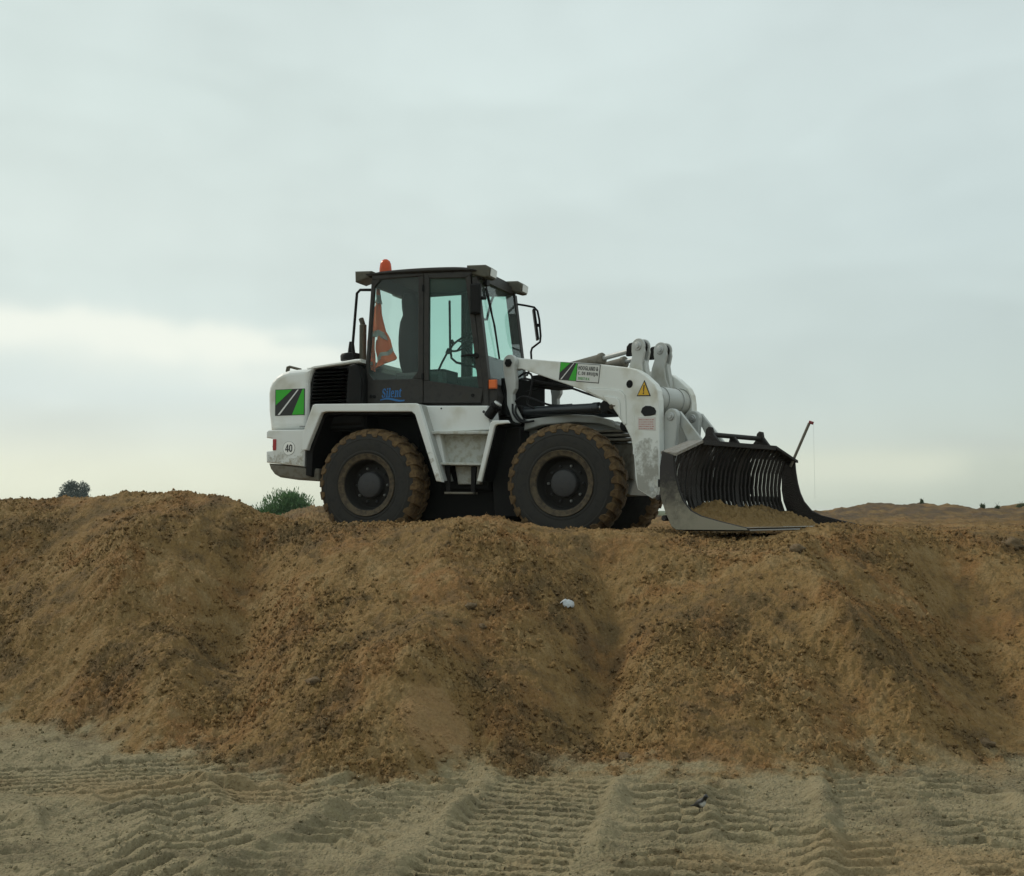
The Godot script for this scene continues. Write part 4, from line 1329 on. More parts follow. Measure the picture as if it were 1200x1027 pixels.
func boom(o: Node3D) -> void:
	# boom axes: x along the boom, pivot at (0, 2.11)
	for s in [1.0, -1.0]:
		var za := 0.27 if s > 0 else -0.37
		var zb := 0.37 if s > 0 else -0.27
		var b := MB.new()
		b.prism(V2([-0.08, 2.09, -0.06, 2.16, 0.02, 2.185, 0.11, 2.165, 0.60, 2.09, 1.30, 1.995, 1.70, 1.925, 1.80, 1.895, 1.90, 1.835, 2.03, 1.725, 2.07, 1.65, 2.085, 1.55, 2.09, 1.00, 2.10, 0.60, 2.075, 0.525, 1.99, 0.50, 1.80, 0.60, 1.775, 0.70, 1.755, 0.95, 1.72, 1.15, 1.62, 1.32, 1.50, 1.455, 1.34, 1.585, 1.03, 1.73, 0.40, 1.945, 0.13, 2.035, 0.0, 2.03]), za, zb, 0.012, 2)
		var arm := part(o, "boom_arm", b, M["silver_paint"])
		if s > 0: arm.set_meta("label", "near boom arm with signs and pressed panel")
		# pressed double panel on the outer face
		var fz0 := 0.366 if s > 0 else -0.384
		var fz1 := 0.384 if s > 0 else -0.366
		b = MB.new()
		b.prism(V2([1.12, 1.745, 1.52, 1.70, 1.60, 1.68, 1.645, 1.63, 1.66, 1.55, 1.665, 1.31, 1.635, 1.30, 1.51, 1.46, 1.36, 1.59, 1.12, 1.705]), fz0, fz1, 0.014, 2)
		part(o, "arm_panel", b, M["silver_paint"])
		b = MB.new()
		b.prism(V2([1.36, 1.64, 1.52, 1.615, 1.57, 1.59, 1.59, 1.54, 1.60, 1.37, 1.575, 1.40, 1.505, 1.485, 1.38, 1.595]), fz0 + (0.014 if s > 0 else -0.014), fz1 + (0.014 if s > 0 else -0.014), 0.012, 2)
		part(o, "arm_panel", b, M["silver_paint"])
		b = MB.new()
		b.box(Vector3(1.745, 0.98, fz0), Vector3(1.765, 1.52, fz1 - (0.01 if s > 0 else 0.0)), 0.003)
		part(o, "weld_seam", b, M["silver_paint"])
		# tower plate outside the arm's foot
		b = MB.new()
		var t0 := 0.378 if s > 0 else -0.44
		var t1 := 0.44 if s > 0 else -0.378
		b.prism(eye_plate(0.0, 2.11, 0.10, [-0.095, 2.04, -0.07, 1.92, -0.04, 1.78, -0.035, 1.62, 0.06, 1.42, 0.14, 1.38, 0.19, 1.42, 0.06, 1.62, 0.055, 1.74, 0.10, 1.80, 0.105, 1.90, 0.085, 2.02], -0.5, PI * 0.95), t0, t1, 0.012, 2)
		part(o, "boom_tower", b, M["grey_paint"])
		b = MB.new()
		b.rod(Vector3(0, 2.11, t0), Vector3(0, 2.11, t1 + 0.015 * s) if s > 0 else Vector3(0, 2.11, t1), 0.045, 16)
		if s > 0: b.rod(Vector3(0, 2.11, 0.43), Vector3(0, 2.11, 0.47), 0.05, 6)
		part(o, "pivot_pin", b, M["black_steel"])
		# lift cylinder
		b = MB.new()
		var zc: float = 0.31 * s
		b.rod(Vector3(0.10, 1.53, zc), Vector3(1.20, 1.515, zc), 0.058, 18)
		b.rod(Vector3(1.16, 1.515, zc), Vector3(1.255, 1.515, zc), 0.066, 18)
		var lift := part(o, "lift_cylinder", b, M["cylinder_black"])
		lift.set_meta("label", "black lift cylinder under the boom arm")
		b = MB.new()
		b.rod(Vector3(1.25, 1.515, zc), Vector3(1.36, 1.515, zc), 0.036, 14)
		part(o, "piston_rod", b, M["chrome"])
		b = MB.new()
		b.rod(Vector3(1.37, 1.515, zc - 0.06), Vector3(1.37, 1.515, zc + 0.07), 0.075, 16)
		b.prism(V2([1.36, 1.46, 1.42, 1.47, 1.55, 1.40, 1.58, 1.42, 1.56, 1.45, 1.44, 1.56, 1.38, 1.58]), zc - 0.03, zc + 0.075, 0.006)
		part(o, "rod_eye", b, M["black_steel"])
		b = MB.new()
		b.rod(Vector3(0.08, 1.53, zc - 0.07), Vector3(0.08, 1.53, zc + 0.07), 0.08, 16)
		part(o, "cylinder_eye", b, M["black_steel"])
		# tilt cylinder and its lever on the torque tube
		var zt: float = 0.21 * s
		b = MB.new()
		b.rod(Vector3(0.30, 1.96, zt), Vector3(1.20, 2.078, zt), 0.058, 18)
		b.rod(Vector3(1.17, 2.074, zt), Vector3(1.23, 2.082, zt), 0.068, 18)
		part(o, "tilt_cylinder", b, M["grey_underbody"])
		b = MB.new()
		b.rod(Vector3(1.22, 2.081, zt), Vector3(1.66, 2.14, zt), 0.027, 14)
		part(o, "piston_rod", b, M["pin_steel"])
		b = MB.new()
		b.rod(Vector3(1.745, 2.16, zt - 0.03), Vector3(1.745, 2.16, zt + 0.03), 0.075, 18)
		b.prism(V2([1.555, 2.075, 1.72, 2.07, 1.75, 2.23, 1.60, 2.215, 1.565, 2.18]), zt - 0.03, zt + 0.03, 0.01)
		part(o, "rod_eye", b, M["black_steel"])
		for q in [-1.0, 1.0]:
			b = MB.new()
			var l0: float = zt + q * 0.046 - 0.014
			b.prism(eye_plate(1.745, 2.165, 0.088, [1.655, 2.12, 1.665, 2.06, 1.625, 1.96, 1.60, 1.70, 1.66, 1.55, 1.95, 1.52, 1.87, 1.70, 1.815, 1.84, 1.80, 1.96, 1.835, 2.10], -0.3, PI * 1.05), l0, l0 + 0.028, 0.006)
			part(o, "tilt_lever", b, M["grey_paint"])
		b = MB.new()
		b.prism(V2([1.66, 1.99, 1.63, 1.72, 1.80, 1.68, 1.87, 1.72, 1.82, 2.0, 1.75, 2.04]), zt - 0.033, zt + 0.033, 0.004)
		part(o, "lever_web", b, M["grey_paint"])
		b = MB.new()
		b.rod(Vector3(1.745, 2.165, zt - 0.072), Vector3(1.745, 2.165, zt + 0.072), 0.05, 18)
		b.rod(Vector3(1.745, 2.165, zt - 0.084), Vector3(1.745, 2.165, zt + 0.084), 0.026, 14)
		part(o, "lever_pin", b, M["pin_steel"])
		# link from lever to bucket coupler
		b = MB.new()
		b.prism(eye_plate(2.17, 1.375, 0.085, [2.085, 1.36, 2.05, 1.02, 2.0, 0.62, 2.16, 0.62, 2.215, 1.02, 2.25, 1.34], 0.0, PI), zt - 0.005, zt + 0.06, 0.008)
		part(o, "coupler_link", b, M["grey_paint"])
		b = MB.new()
		b.prism(V2([2.18, 1.44, 2.23, 1.43, 2.56, 1.05, 2.64, 0.94, 2.64, 0.72, 2.45, 0.72, 2.42, 0.95, 2.22, 1.30]), zt - 0.06, zt - 0.02, 0.006)
		part(o, "coupler_link", b, M["grey_paint"])
		b = MB.new()
		b.rod(Vector3(2.17, 1.375, zt - 0.075), Vector3(2.17, 1.375, zt + 0.075), 0.045, 18)
		b.rod(Vector3(2.17, 1.375, zt - 0.086), Vector3(2.17, 1.375, zt + 0.086), 0.024, 12)
		b.rod(Vector3(1.99, 0.60, za - 0.006), Vector3(1.99, 0.60, zb + 0.006), 0.03, 16)
		part(o, "lever_pin", b, M["pin_steel"])
	# parts in the middle
	var m := MB.new()
	m.rod(Vector3(1.93, 1.575, -0.275), Vector3(1.93, 1.575, 0.275), 0.142, 36)
	for z in [-0.262, -0.14, 0.14, 0.262]:
		m.rod(Vector3(1.93, 1.575, z - 0.012), Vector3(1.93, 1.575, z + 0.012), 0.15, 36)
	part(o, "torque_tube", m, M["grey_paint"])
	m = MB.new()
	m.box(Vector3(-0.22, 1.36, -0.375), Vector3(0.2, 1.46, 0.375), 0.02)
	m.box(Vector3(-0.2, 1.5, -0.375), Vector3(-0.12, 1.95, 0.375), 0.02)
	m.rod(Vector3(0, 2.11, -0.38), Vector3(0, 2.11, 0.38), 0.05, 16)
	m.box(Vector3(0.18, 1.82, -0.28), Vector3(0.42, 1.96, 0.28), 0.03)
	part(o, "tower_base", m, M["black_steel"])
	m = MB.new()
	m.rod(Vector3(1.99, 0.6, -0.36), Vector3(1.99, 0.6, 0.36), 0.06, 16)
	m.box(Vector3(2.15, 0.62, -0.5), Vector3(2.60, 0.70, 0.5), 0.015)
	m.box(Vector3(2.50, 0.5, -0.62), Vector3(2.60, 0.98, 0.62), 0.015)
	m.rod(Vector3(1.55, 1.3, -0.27), Vector3(1.55, 1.3, 0.27), 0.06, 14)
	part(o, "coupler_frame", m, M["black_steel"])
	# hydraulic hoses
	var hoses := [
		[[0.02, 1.95, 0.30], [0.18, 1.99, 0.33], [0.28, 1.93, 0.34], [0.26, 1.75, 0.35], [0.22, 1.62, 0.36], [0.33, 1.56, 0.36]],
		[[-0.05, 1.85, 0.33], [0.12, 1.92, 0.35], [0.40, 1.86, 0.30], [0.70, 1.80, 0.26], [1.0, 1.70, 0.25], [1.25, 1.62, 0.25]],
		[[0.0, 1.62, 0.38], [0.15, 1.70, 0.40], [0.35, 1.66, 0.38], [0.55, 1.585, 0.33], [0.85, 1.575, 0.31]],
		[[0.05, 1.78, 0.2], [0.3, 1.83, 0.1], [0.7, 1.88, 0.0], [1.2, 1.80, -0.05], [1.55, 1.62, -0.1]],
		[[0.10, 1.60, 0.42], [0.12, 1.52, 0.45], [0.20, 1.43, 0.45], [0.30, 1.40, 0.43]],
		[[0.06, 1.62, 0.44], [0.10, 1.50, 0.47], [0.22, 1.40, 0.47], [0.36, 1.41, 0.40]]]
	for h in hoses:
		var cv := Curve3D.new()
		for i in h.size():
			var p := Vector3(h[i][0], h[i][1], h[i][2])
			var a: Array = h[maxi(i - 1, 0)]; var e: Array = h[mini(i + 1, h.size() - 1)]
			var tg := (Vector3(e[0], e[1], e[2]) - Vector3(a[0], a[1], a[2])) * 0.22
			cv.add_point(p, -tg, tg)
		var pts := []
		for i in 19: pts.append(cv.sample_baked(cv.get_baked_length() * i / 18.0, true))
		m = MB.new()
		m.tube(pts, 0.013, 7)
		part(o, "hydraulic_hose", m, M["hose_rubber"])
	# signs and holes on the near arm
	m = MB.new()
	var tilt := -0.135
	m.t = Transform3D(Basis(Vector3.BACK, tilt), Vector3(1.005, 1.925, 0.3705))
	logo(m, -0.285, -0.10, -0.03, 0.105, 0.001)
	m.col = Color(0.03, 0.03, 0.03)
	m.box(Vector3(-0.03, -0.105, -0.002), Vector3(0.295, 0.105, 0.003), 0.0)
	m.col = Color(0.66, 0.66, 0.63)
	m.box(Vector3(-0.027, -0.097, 0.003), Vector3(0.288, 0.097, 0.0048), 0.0)
	m.col = Color(0.035, 0.035, 0.035)
	m.text("HOOGLAND &", 0.045, Transform3D(Basis(), Vector3(0.13, 0.052, 0.0058)), "Droid Sans", 0.285)
	m.text("C. DE BRUIJN", 0.045, Transform3D(Basis(), Vector3(0.13, -0.012, 0.0058)), "Droid Sans", 0.285)
	m.col = Color(0.05, 0.28, 0.05)
	m.text("SOEST B.V.", 0.03, Transform3D(Basis(), Vector3(0.08, -0.066, 0.0058)), "Droid Sans", 0.17)
	part(o, "logo_sign", m, M["print"])
	m = MB.new()
	m.col = Color(0.02, 0.02, 0.02)
	m.prism(V2([1.80, 1.605, 1.985, 1.595, 1.905, 1.775]), 0.3695, 0.373)
	m.col = Color(0.68, 0.40, 0.02)
	m.prism(V2([1.818, 1.616, 1.967, 1.607, 1.903, 1.752]), 0.373, 0.375)
	m.col = Color(0.02, 0.02, 0.02)
	m.prism(V2([1.889, 1.647, 1.897, 1.647, 1.909, 1.72, 1.893, 1.72]), 0.375, 0.377)
	m.prism(circle(1.892, 1.632, 0.009, 10), 0.375, 0.377)
	part(o, "warning_sign", m, M["print"])
	m = MB.new()
	m.col = Color(0.62, 0.56, 0.53)
	m.prism(V2([1.815, 1.245, 2.045, 1.225, 2.045, 1.365, 1.815, 1.375]), 0.3695, 0.373)
	m.col = Color(0.42, 0.09, 0.07)
	for k in 5:
		var y := 1.345 - k * 0.024
		for j in 7:
			m.box(Vector3(1.832 + j * 0.028, y - j * 0.0013, 0.373), Vector3(1.832 + j * 0.028 + (0.014 if (j + k) % 3 else 0.022), y + 0.007 - j * 0.0013, 0.3745), 0.0)
	part(o, "instruction_sticker", m, M["print"])
	mud_flakes(o, V2([1.77, 1.0, 1.78, 1.15, 2.07, 1.15, 2.08, 0.62, 2.06, 0.54, 1.99, 0.515, 1.81, 0.61]), 0.3735, 0.009, func(x: float, y: float) -> float: return 0.75 - maxf(0.0, y - 0.8) * 1.5, Color(0.36, 0.35, 0.31))
	m = MB.new()
	m.rod(Vector3(1.705, 1.745, 0.34), Vector3(1.705, 1.745, 0.376), 0.045, 20)
	part(o, "greased_pin", m, M["black_steel"])
	m = MB.new()
	m.prism(PackedVector2Array([Vector2(1.855, 1.43), Vector2(1.875, 1.475), Vector2(1.92, 1.495), Vector2(1.98, 1.49), Vector2(2.03, 1.47), Vector2(2.055, 1.43), Vector2(2.045, 1.395), Vector2(1.98, 1.385), Vector2(1.90, 1.385)]), 0.3695, 0.379, 0.004)
	part(o, "rubber_cover", m, M["hose_rubber"])
	m = MB.new()
	m.rod(Vector3(1.475, 1.51, 0.37), Vector3(1.475, 1.51, 0.40), 0.03, 12)
	m.rod(Vector3(1.475, 1.51, 0.39), Vector3(1.475, 1.51, 0.412), 0.017, 6)
	m.rod(Vector3(1.475, 1.52, 0.395), Vector3(1.53, 1.515, 0.395), 0.008, 6)
	part(o, "lock_bolt", m, M["rim_ring"])

func bucket(o: Node3D) -> void:
	# section of the shell in boom axes, lip at x 3.62
	var W := 1.2
	for s in [1.0, -1.0]:
		var z0 := W - 0.028 if s > 0 else -W
		var z1 := W if s > 0 else -W + 0.028
		var b := MB.new()
		b.prism(V2([2.70, 0.955, 2.835, 0.915, 2.845, 0.80, 2.865, 0.68, 2.895, 0.57, 2.94, 0.475, 3.03, 0.375, 3.14, 0.325, 3.35, 0.275, 3.64, 0.215, 3.66, 0.19, 2.86, 0.185, 2.80, 0.22, 2.74, 0.34, 2.685, 0.48, 2.665, 0.60, 2.67, 0.80]), z0, z1, 0.006)
		var sp := part(o, "side_plate", b, M["bucket_dark"])
		sp.set_meta("label", "near end plate of the bucket, dark above and worn grey below" if s > 0 else "dark far end plate of the bucket")
	# the near plate's outer face, its paint scoured off towards the cutting edge
	var face := MB.new()
	var outline := V2([2.706, 0.948, 2.829, 0.911, 2.839, 0.80, 2.859, 0.68, 2.889, 0.57, 2.934, 0.471, 3.026, 0.371, 3.138, 0.319, 3.35, 0.269, 3.635, 0.211, 3.648, 0.195, 2.863, 0.191, 2.806, 0.225, 2.746, 0.343, 2.691, 0.481, 2.671, 0.60, 2.676, 0.80])
	var cell := 0.0125
	for i in 80:
		for j in 64:
			var x := 2.66 + i * cell
			var y := 0.18 + j * cell
			for q in Geometry2D.intersect_polygons(outline, V2([x, y, x + cell, y, x + cell, y + cell, x, y + cell])):
				if q.size() < 3: continue
				var g := 0.30 * n_tone2.get_noise_2d(x * 0.9, y * 0.9) + 0.16 * n_fine.get_noise_2d(x * 1.3, y * 1.3) + 0.05 * rng.randf_range(-1, 1)
				var k := smoothstep(-0.26, 0.26, 0.44 - y + g * 0.55 + maxf(0.0, x - 2.95) * 0.5)
				face.col = Color(0.018, 0.015, 0.013).lerp(Color(0.24, 0.222, 0.165), k)
				var m := q.size()
				for t in range(1, m - 1): face.tri(Vector3(q[0].x, q[0].y, W + 0.003), Vector3(q[t].x, q[t].y, W + 0.003), Vector3(q[t + 1].x, q[t + 1].y, W + 0.003))
	for i in face.n.size(): face.n[i] = Vector3(0, 0, 1)
	part(o, "worn_face", face, M["worn_steel"])
	# curved bars of the back
	var prof := [[2.815, 1.035], [2.74, 0.93], [2.685, 0.78], [2.665, 0.62], [2.675, 0.48], [2.72, 0.35], [2.80, 0.25], [2.92, 0.205], [3.10, 0.20]]
	var bars := 29
	for i in range(1, bars):
		var z := lerpf(W, -W, float(i) / bars)
		var top := 1.035 if absf(z) < 0.72 else lerpf(1.035, 0.93, (absf(z) - 0.72) / 0.48)
		var b := MB.new()
		var hw := 0.0135
		if i == 7 or i == 8 or i == 17: hw = 0.034
		var rings := []
		for k in prof.size():
			var p := Vector2(prof[k][0], minf(prof[k][1], top))
			var q0 := Vector2(prof[maxi(k - 1, 0)][0], prof[maxi(k - 1, 0)][1])
			var q1 := Vector2(prof[mini(k + 1, prof.size() - 1)][0], prof[mini(k + 1, prof.size() - 1)][1])
			var tg := (q1 - q0).normalized()
			var nr := Vector2(-tg.y, tg.x) * 0.015
			rings.append(PackedVector3Array([Vector3(p.x + nr.x, p.y + nr.y, z + hw), Vector3(p.x - nr.x, p.y - nr.y, z + hw), Vector3(p.x - nr.x, p.y - nr.y, z - hw), Vector3(p.x + nr.x, p.y + nr.y, z - hw)]))
		for k in rings.size() - 1:
			for j in 4:
				var e := (j + 1) % 4
				b.quad(rings[k][j], rings[k][e], rings[k + 1][e], rings[k + 1][j])
		b.quad(rings[0][3], rings[0][2], rings[0][1], rings[0][0])
		b.quad(rings[8][0], rings[8][1], rings[8][2], rings[8][3])
		part(o, "grid_bar", b, M["bucket_dark"])
	var b := MB.new()
	b.rod(Vector3(2.632, 0.50, -W + 0.02), Vector3(2.632, 0.50, W - 0.02), 0.03, 10)
	part(o, "cross_bar", b, M["bucket_dark"])
	b = MB.new()
	b.rod(Vector3(2.70, 0.30, -W + 0.02), Vector3(2.70, 0.30, W - 0.02), 0.03, 10)
	part(o, "cross_bar", b, M["bucket_dark"])
	b = MB.new()
	b.box(Vector3(2.60, 0.55, -0.58), Vector3(2.635, 0.90, 0.60), 0.006)
	part(o, "back_plate", b, M["bucket_dark"])
	# top edge: level in the middle, sloping to the end plates
	b = MB.new()
	b.box(Vector3(2.755, 1.028, -0.72), Vector3(2.865, 1.075, 0.72), 0.01)
	part(o, "top_edge", b, M["bucket_dark"])
	for s in [1.0, -1.0]:
		b = MB.new()
		var rows := []
		for k in 2:
			var z: float = (0.72 if k == 0 else W - 0.002) * s
			var y := 1.075 if k == 0 else 0.95
			rows.append([Vector3(2.685, y - 0.028, z), Vector3(2.866, y - 0.028 - 0.02 * k, z), Vector3(2.866, y - 0.02 * k, z), Vector3(2.685, y, z)])
		for j in 4:
			var e := (j + 1) % 4
			b.quad(rows[0][j], rows[1][j], rows[1][e], rows[0][e])
		b.quad(rows[0][0], rows[0][1], rows[0][2], rows[0][3])
		b.quad(rows[1][3], rows[1][2], rows[1][1], rows[1][0])
		part(o, "top_wing", b, M["bucket_edge"] if s > 0 else M["bucket_dark"])
	# guard rail above the top edge
	b = MB.new()
	b.rod(Vector3(2.70, 1.155, -0.66), Vector3(2.70, 1.155, 0.33), 0.026, 12)
	part(o, "guard_rail", b, M["bucket_dark"])
	for z in [0.345, -0.10, -0.665]:
		b = MB.new()
		if absf(z) < 0.2: b.prism(V2([2.64, 1.03, 2.82, 1.03, 2.73, 1.15, 2.68, 1.15]), z - 0.02, z + 0.02, 0.004)
		else: b.prism(V2([2.56, 1.03, 2.86, 1.03, 2.80, 1.10, 2.745, 1.17, 2.735, 1.225, 2.70, 1.235, 2.67, 1.21, 2.655, 1.14, 2.60, 1.08]), z - 0.022, z + 0.022, 0.005)
		part(o, "rail_bracket", b, M["bucket_dark"])
	# floor and cutting edge
	b = MB.new()
	b.prism(V2([2.90, 0.178, 3.45, 0.178, 3.66, 0.186, 3.66, 0.192, 3.45, 0.215, 3.0, 0.218]), -W + 0.03, W - 0.03, 0.004)
	part(o, "bucket_floor", b, M["bucket_edge"])
	# marker rod at the far end
	b = MB.new()
	b.rod(Vector3(2.80, 0.86, -1.14), Vector3(3.04, 1.335, -1.14), 0.016, 10)
	var rod := part(o, "marker_rod", b, M["grey_underbody"])
	b = MB.new()
	b.t = Transform3D(Basis(Vector3.BACK, -0.35), Vector3(3.055, 1.345, -1.14))
	b.box(Vector3(-0.016, -0.018, -0.016), Vector3(0.034, 0.014, 0.016), 0.005)
	part(rod, "red_tip", b, M["faded_red"])
	b = MB.new()
	b.rod(Vector3(3.09, 1.33, -1.14), Vector3(3.095, 0.5, -1.14), 0.0009, 5)
	part(rod, "cord", b, M["pin_steel"])

func bucket_sand(xf: Transform3D) -> void:
	# a remainder of sand lying on the bucket floor
	var r := 0
	var nx := 70
	var nz := 150
	var b := MB.new()
	var rows := []
	for i in nx + 1:
		var row := PackedVector3Array()
		var x := lerpf(2.70, 3.60, float(i) / nx)
		for j in nz + 1:
			var z := lerpf(-1.165, 1.165, float(j) / nz)
			var base := 0.2225 if x > 3.0 else lerpf(0.36, 0.2225, clampf((x - 2.70) / 0.3, 0.0, 1.0))
			var e := (x - 2.98) / 0.34
			var zz := (z - 0.02) / 1.05
			var h := (0.205 + 0.06 * zz) * exp(-e * e) * clampf(1.0 - pow(absf(zz), 4.0), 0.0, 1.0)
			h *= 0.75 + 0.5 * n_big.get_noise_2d(z * 2.6 + 3.0, x * 2.2) + 0.28 * n_mid.get_noise_2d(z * 1.8, x * 1.8)
			h += 0.05 * n_clod.get_noise_2d(x * 1.2, z * 1.2) * smoothstep(0.02, 0.08, h) + 0.026 * n_fine.get_noise_2d(x, z) * smoothstep(0.02, 0.06, h)
			h -= 0.035
			row.append(Vector3(x, maxf(base + h, base - 0.012), z))
		rows.append(row)
	b.col = Color(0.215, 0.138, 0.06)
	b.grid(rows, false, false)
	var o := part(self, "sand_load", b, M["sand"])
	o.transform = xf
	tag(o, "low heap of brown sand lying in the loader's bucket", "sand")

# ------------------------------------------------------------------ small things on the sand
func at_pixel_ground(x: float, d: float, lift := 0.0) -> Vector3:
	return Vector3(x, full_height(x, d) + lift, -d)

func small_things() -> void:
	# scrap of crumpled white plastic in the trough
	var b := MB.new()
	var f := noise(61, 3.0, 3)
	var pts := []
	for i in 9:
		var row := PackedVector3Array()
		for j in 9:
			var u := i / 8.0 * 2.0 - 1.0
			var w := j / 8.0 * 2.0 - 1.0
			var k := 1.0 - 0.45 * absf(u) * absf(w)
			row.append(Vector3(u * 0.09 * k, 0.035 * (1.0 - absf(u)) + 0.05 * f.get_noise_2d(u * 2.0, w * 2.0) + 0.03 * (1.0 - absf(w)), w * 0.062 * k))
		pts.append(row)
	b.grid(pts, false, false)
	var low := []
	for row in pts:
		var q := PackedVector3Array()
		for p in row: q.append(p - Vector3(0, 0.004, 0))
		low.append(q)
	low.reverse()
	b.grid(low, false, false)
	var o := part(self, "plastic_scrap", b, M["paper"])
	o.position = at_pixel_ground(0.435, 9.53, 0.02)
	o.rotation = Vector3(0.55, 0.5, -0.12)
	o.scale = Vector3.ONE * 0.78
	tag(o, "crumpled white scrap of plastic on the sand slope below the front wheel", "litter")
	# stones and hard lumps that stand out
	var spots := [
		[0.735, 7.75, 0.105, "flat brown stone at the foot of the sand trough", "stone"],
		[-1.36, 8.3, 0.10, "brown lump low on the sand slope left of the smooth slip", "lump of earth"],
		[-0.32, 9.25, 0.075, "pale round lump on the sand slope below the cab steps", "lump of earth"],
		[-0.22, 9.0, 0.06, "smaller pale lump just right of the pale round one", "lump of earth"],
		[2.37, 9.95, 0.10, "greenish lump on the right sand heap below the bucket tip", "lump of earth"],
		[4.55, 10.9, 0.17, "dark block half buried at the right edge of the bank", "stone"],
		[3.1, 7.95, 0.09, "brown lump at the foot of the right sand heap", "lump of earth"]]
	var i := 0
	for s in spots:
		i += 1
		var st := lump(700 + i, 7, 11, 0.45)
		var so := part(self, "earth_lump" if s[4] != "stone" else "stone", st, M["stone"])
		var k: float = s[2]
		so.transform = Transform3D(Basis(Vector3.UP, i * 1.3) * Basis.from_scale(Vector3(k * 1.35, k * 0.75, k)), at_pixel_ground(s[0], s[1], k * 0.12))
		tag(so, s[3], s[4], "", "")
	bird()

func bird() -> void:
	# small black and white bird standing on the tracks, looking right
	var d := 6.42
	var x := 1.005
	var o := group_node(self, "bird", Transform3D(Basis(Vector3.UP, -0.95), at_pixel_ground(x, d, 0.0)))
	tag(o, "small black and white bird standing on the tracked sand", "bird")
	var b := MB.new()
	# spine from tail to crown: x, y, half width, half height
	var sp := [[-0.085, 0.028, 0.004, 0.003], [-0.06, 0.036, 0.008, 0.005], [-0.042, 0.044, 0.013, 0.013], [-0.025, 0.05, 0.019, 0.021], [-0.006, 0.057, 0.021, 0.024], [0.010, 0.067, 0.018, 0.022], [0.019, 0.08, 0.013, 0.016], [0.024, 0.092, 0.013, 0.014], [0.031, 0.099, 0.012, 0.012], [0.039, 0.1, 0.006, 0.006]]
	var rings := []
	for s in sp:
		var ring := PackedVector3Array()
		for j in 14:
			var a := -TAU * j / 14
			ring.append(Vector3(s[0] + sin(a) * s[3] * -0.25, s[1] + sin(a) * s[3], cos(a) * s[2]))
		rings.append(ring)
	b.grid(rings)
	for i in b.v.size():
		var p := b.v[i]
		var white := p.x > 0.0 and p.y < 0.072 and b.n[i].x - b.n[i].y * 0.4 > 0.25
		b.c[i] = Color(0.55, 0.56, 0.55) if white else Color(0.012, 0.012, 0.015)
	part(o, "body", b, M["print"])
	b = MB.new()
	b.col = Color(0.02, 0.02, 0.02)
	b.rod(Vector3(0.037, 0.1, 0), Vector3(0.054, 0.097, 0), 0.0035, 6, 0.0008)
	part(o, "beak", b, M["print"])
	for s in [-1.0, 1.0]:
		b = MB.new()
		b.col = Color(0.03, 0.025, 0.02)
		b.tube([Vector3(-0.004, 0.042, 0.008 * s), Vector3(-0.01, 0.02, 0.009 * s), Vector3(-0.002, 0.0, 0.01 * s)], 0.0025, 5, 0.0018)
		b.tube([Vector3(-0.012, 0.0, 0.01 * s), Vector3(0.0, 0.003, 0.01 * s), Vector3(0.016, 0.0, 0.012 * s)], 0.002, 5, 0.001)
		part(o, "leg", b, M["print"])

# ------------------------------------------------------------------ trees and bushes
func leafy(parent: Node, blobs: Array, count: int, size: float, sd: int, tone: Color, spiky := 0.0) -> void:
	# many small leaf sprays spread through the given ellipsoids
	var r := RandomNumberGenerator.new(); r.seed = sd
	var b := MB.new()
	var total := 0.0
	for q in blobs: total += q[3] * q[4]
	for q in blobs:
		var m := int(count * q[3] * q[4] / total)
		for i in m:
			var dir := Vector3(r.randfn(), r.randfn(), r.randfn()).normalized()
			var rad := pow(r.randf(), 0.45)
			var jit := 1.0 + 0.22 * sin(dir.x * 7.0 + sd) * cos(dir.y * 6.0) + 0.12 * r.randfn()
			var p := Vector3(q[0], q[1], q[2]) + Vector3(dir.x * q[3], dir.y * q[4], dir.z * q[3]) * rad * jit
			var ax := Vector3(r.randfn(), r.randfn(), r.randfn()).normalized()
			if spiky > 0.0: ax = (dir * Vector3(0.6, 1, 0.6) + Vector3.UP * spiky + ax * 0.5).normalized()
			var sd2 := ax.cross(Vector3(r.randfn(), r.randfn(), r.randfn())).normalized()
			var l := size * r.randf_range(0.6, 1.4)
			var w := l * (0.28 if spiky > 0.0 else 0.5)
			var v := r.randf_range(0.65, 1.3)
			b.col = Color(tone.r * v, tone.g * v * r.randf_range(0.92, 1.08), tone.b * v)
			var up := ax.cross(sd2) * l * 0.12
			b.tri(p - ax * l * 0.5, p + sd2 * w * 0.5 + up, p + ax * l * 0.5)
			b.tri(p - ax * l * 0.5, p + ax * l * 0.5, p - sd2 * w * 0.5 + up)
	part(parent, "crown", b, M["leaf"])

func limbs(parent: Node, base_r: float, trunk_h: float, ends: Array) -> void:
	var b := MB.new()
	b.tube([Vector3(0, -0.5, 0), Vector3(0.03 * trunk_h, trunk_h * 0.5, 0), Vector3(0, trunk_h, 0.02 * trunk_h)], base_r, 9, base_r * 0.65)
	for e in ends:
		b.tube([Vector3(0, trunk_h * 0.9, 0), Vector3(e[0] * 0.4, lerpf(trunk_h, e[1], 0.55), e[2] * 0.4), Vector3(e[0], e[1], e[2])], base_r * 0.5, 7, base_r * 0.12)
	part(parent, "trunk", b, M["bark"])

func plant(called: String, u: float, d: float, y: float) -> Node3D:
	return group_node(self, called, Transform3D(Basis(), Vector3((u - 600.0) / 1400.0 * d, y, -d)))

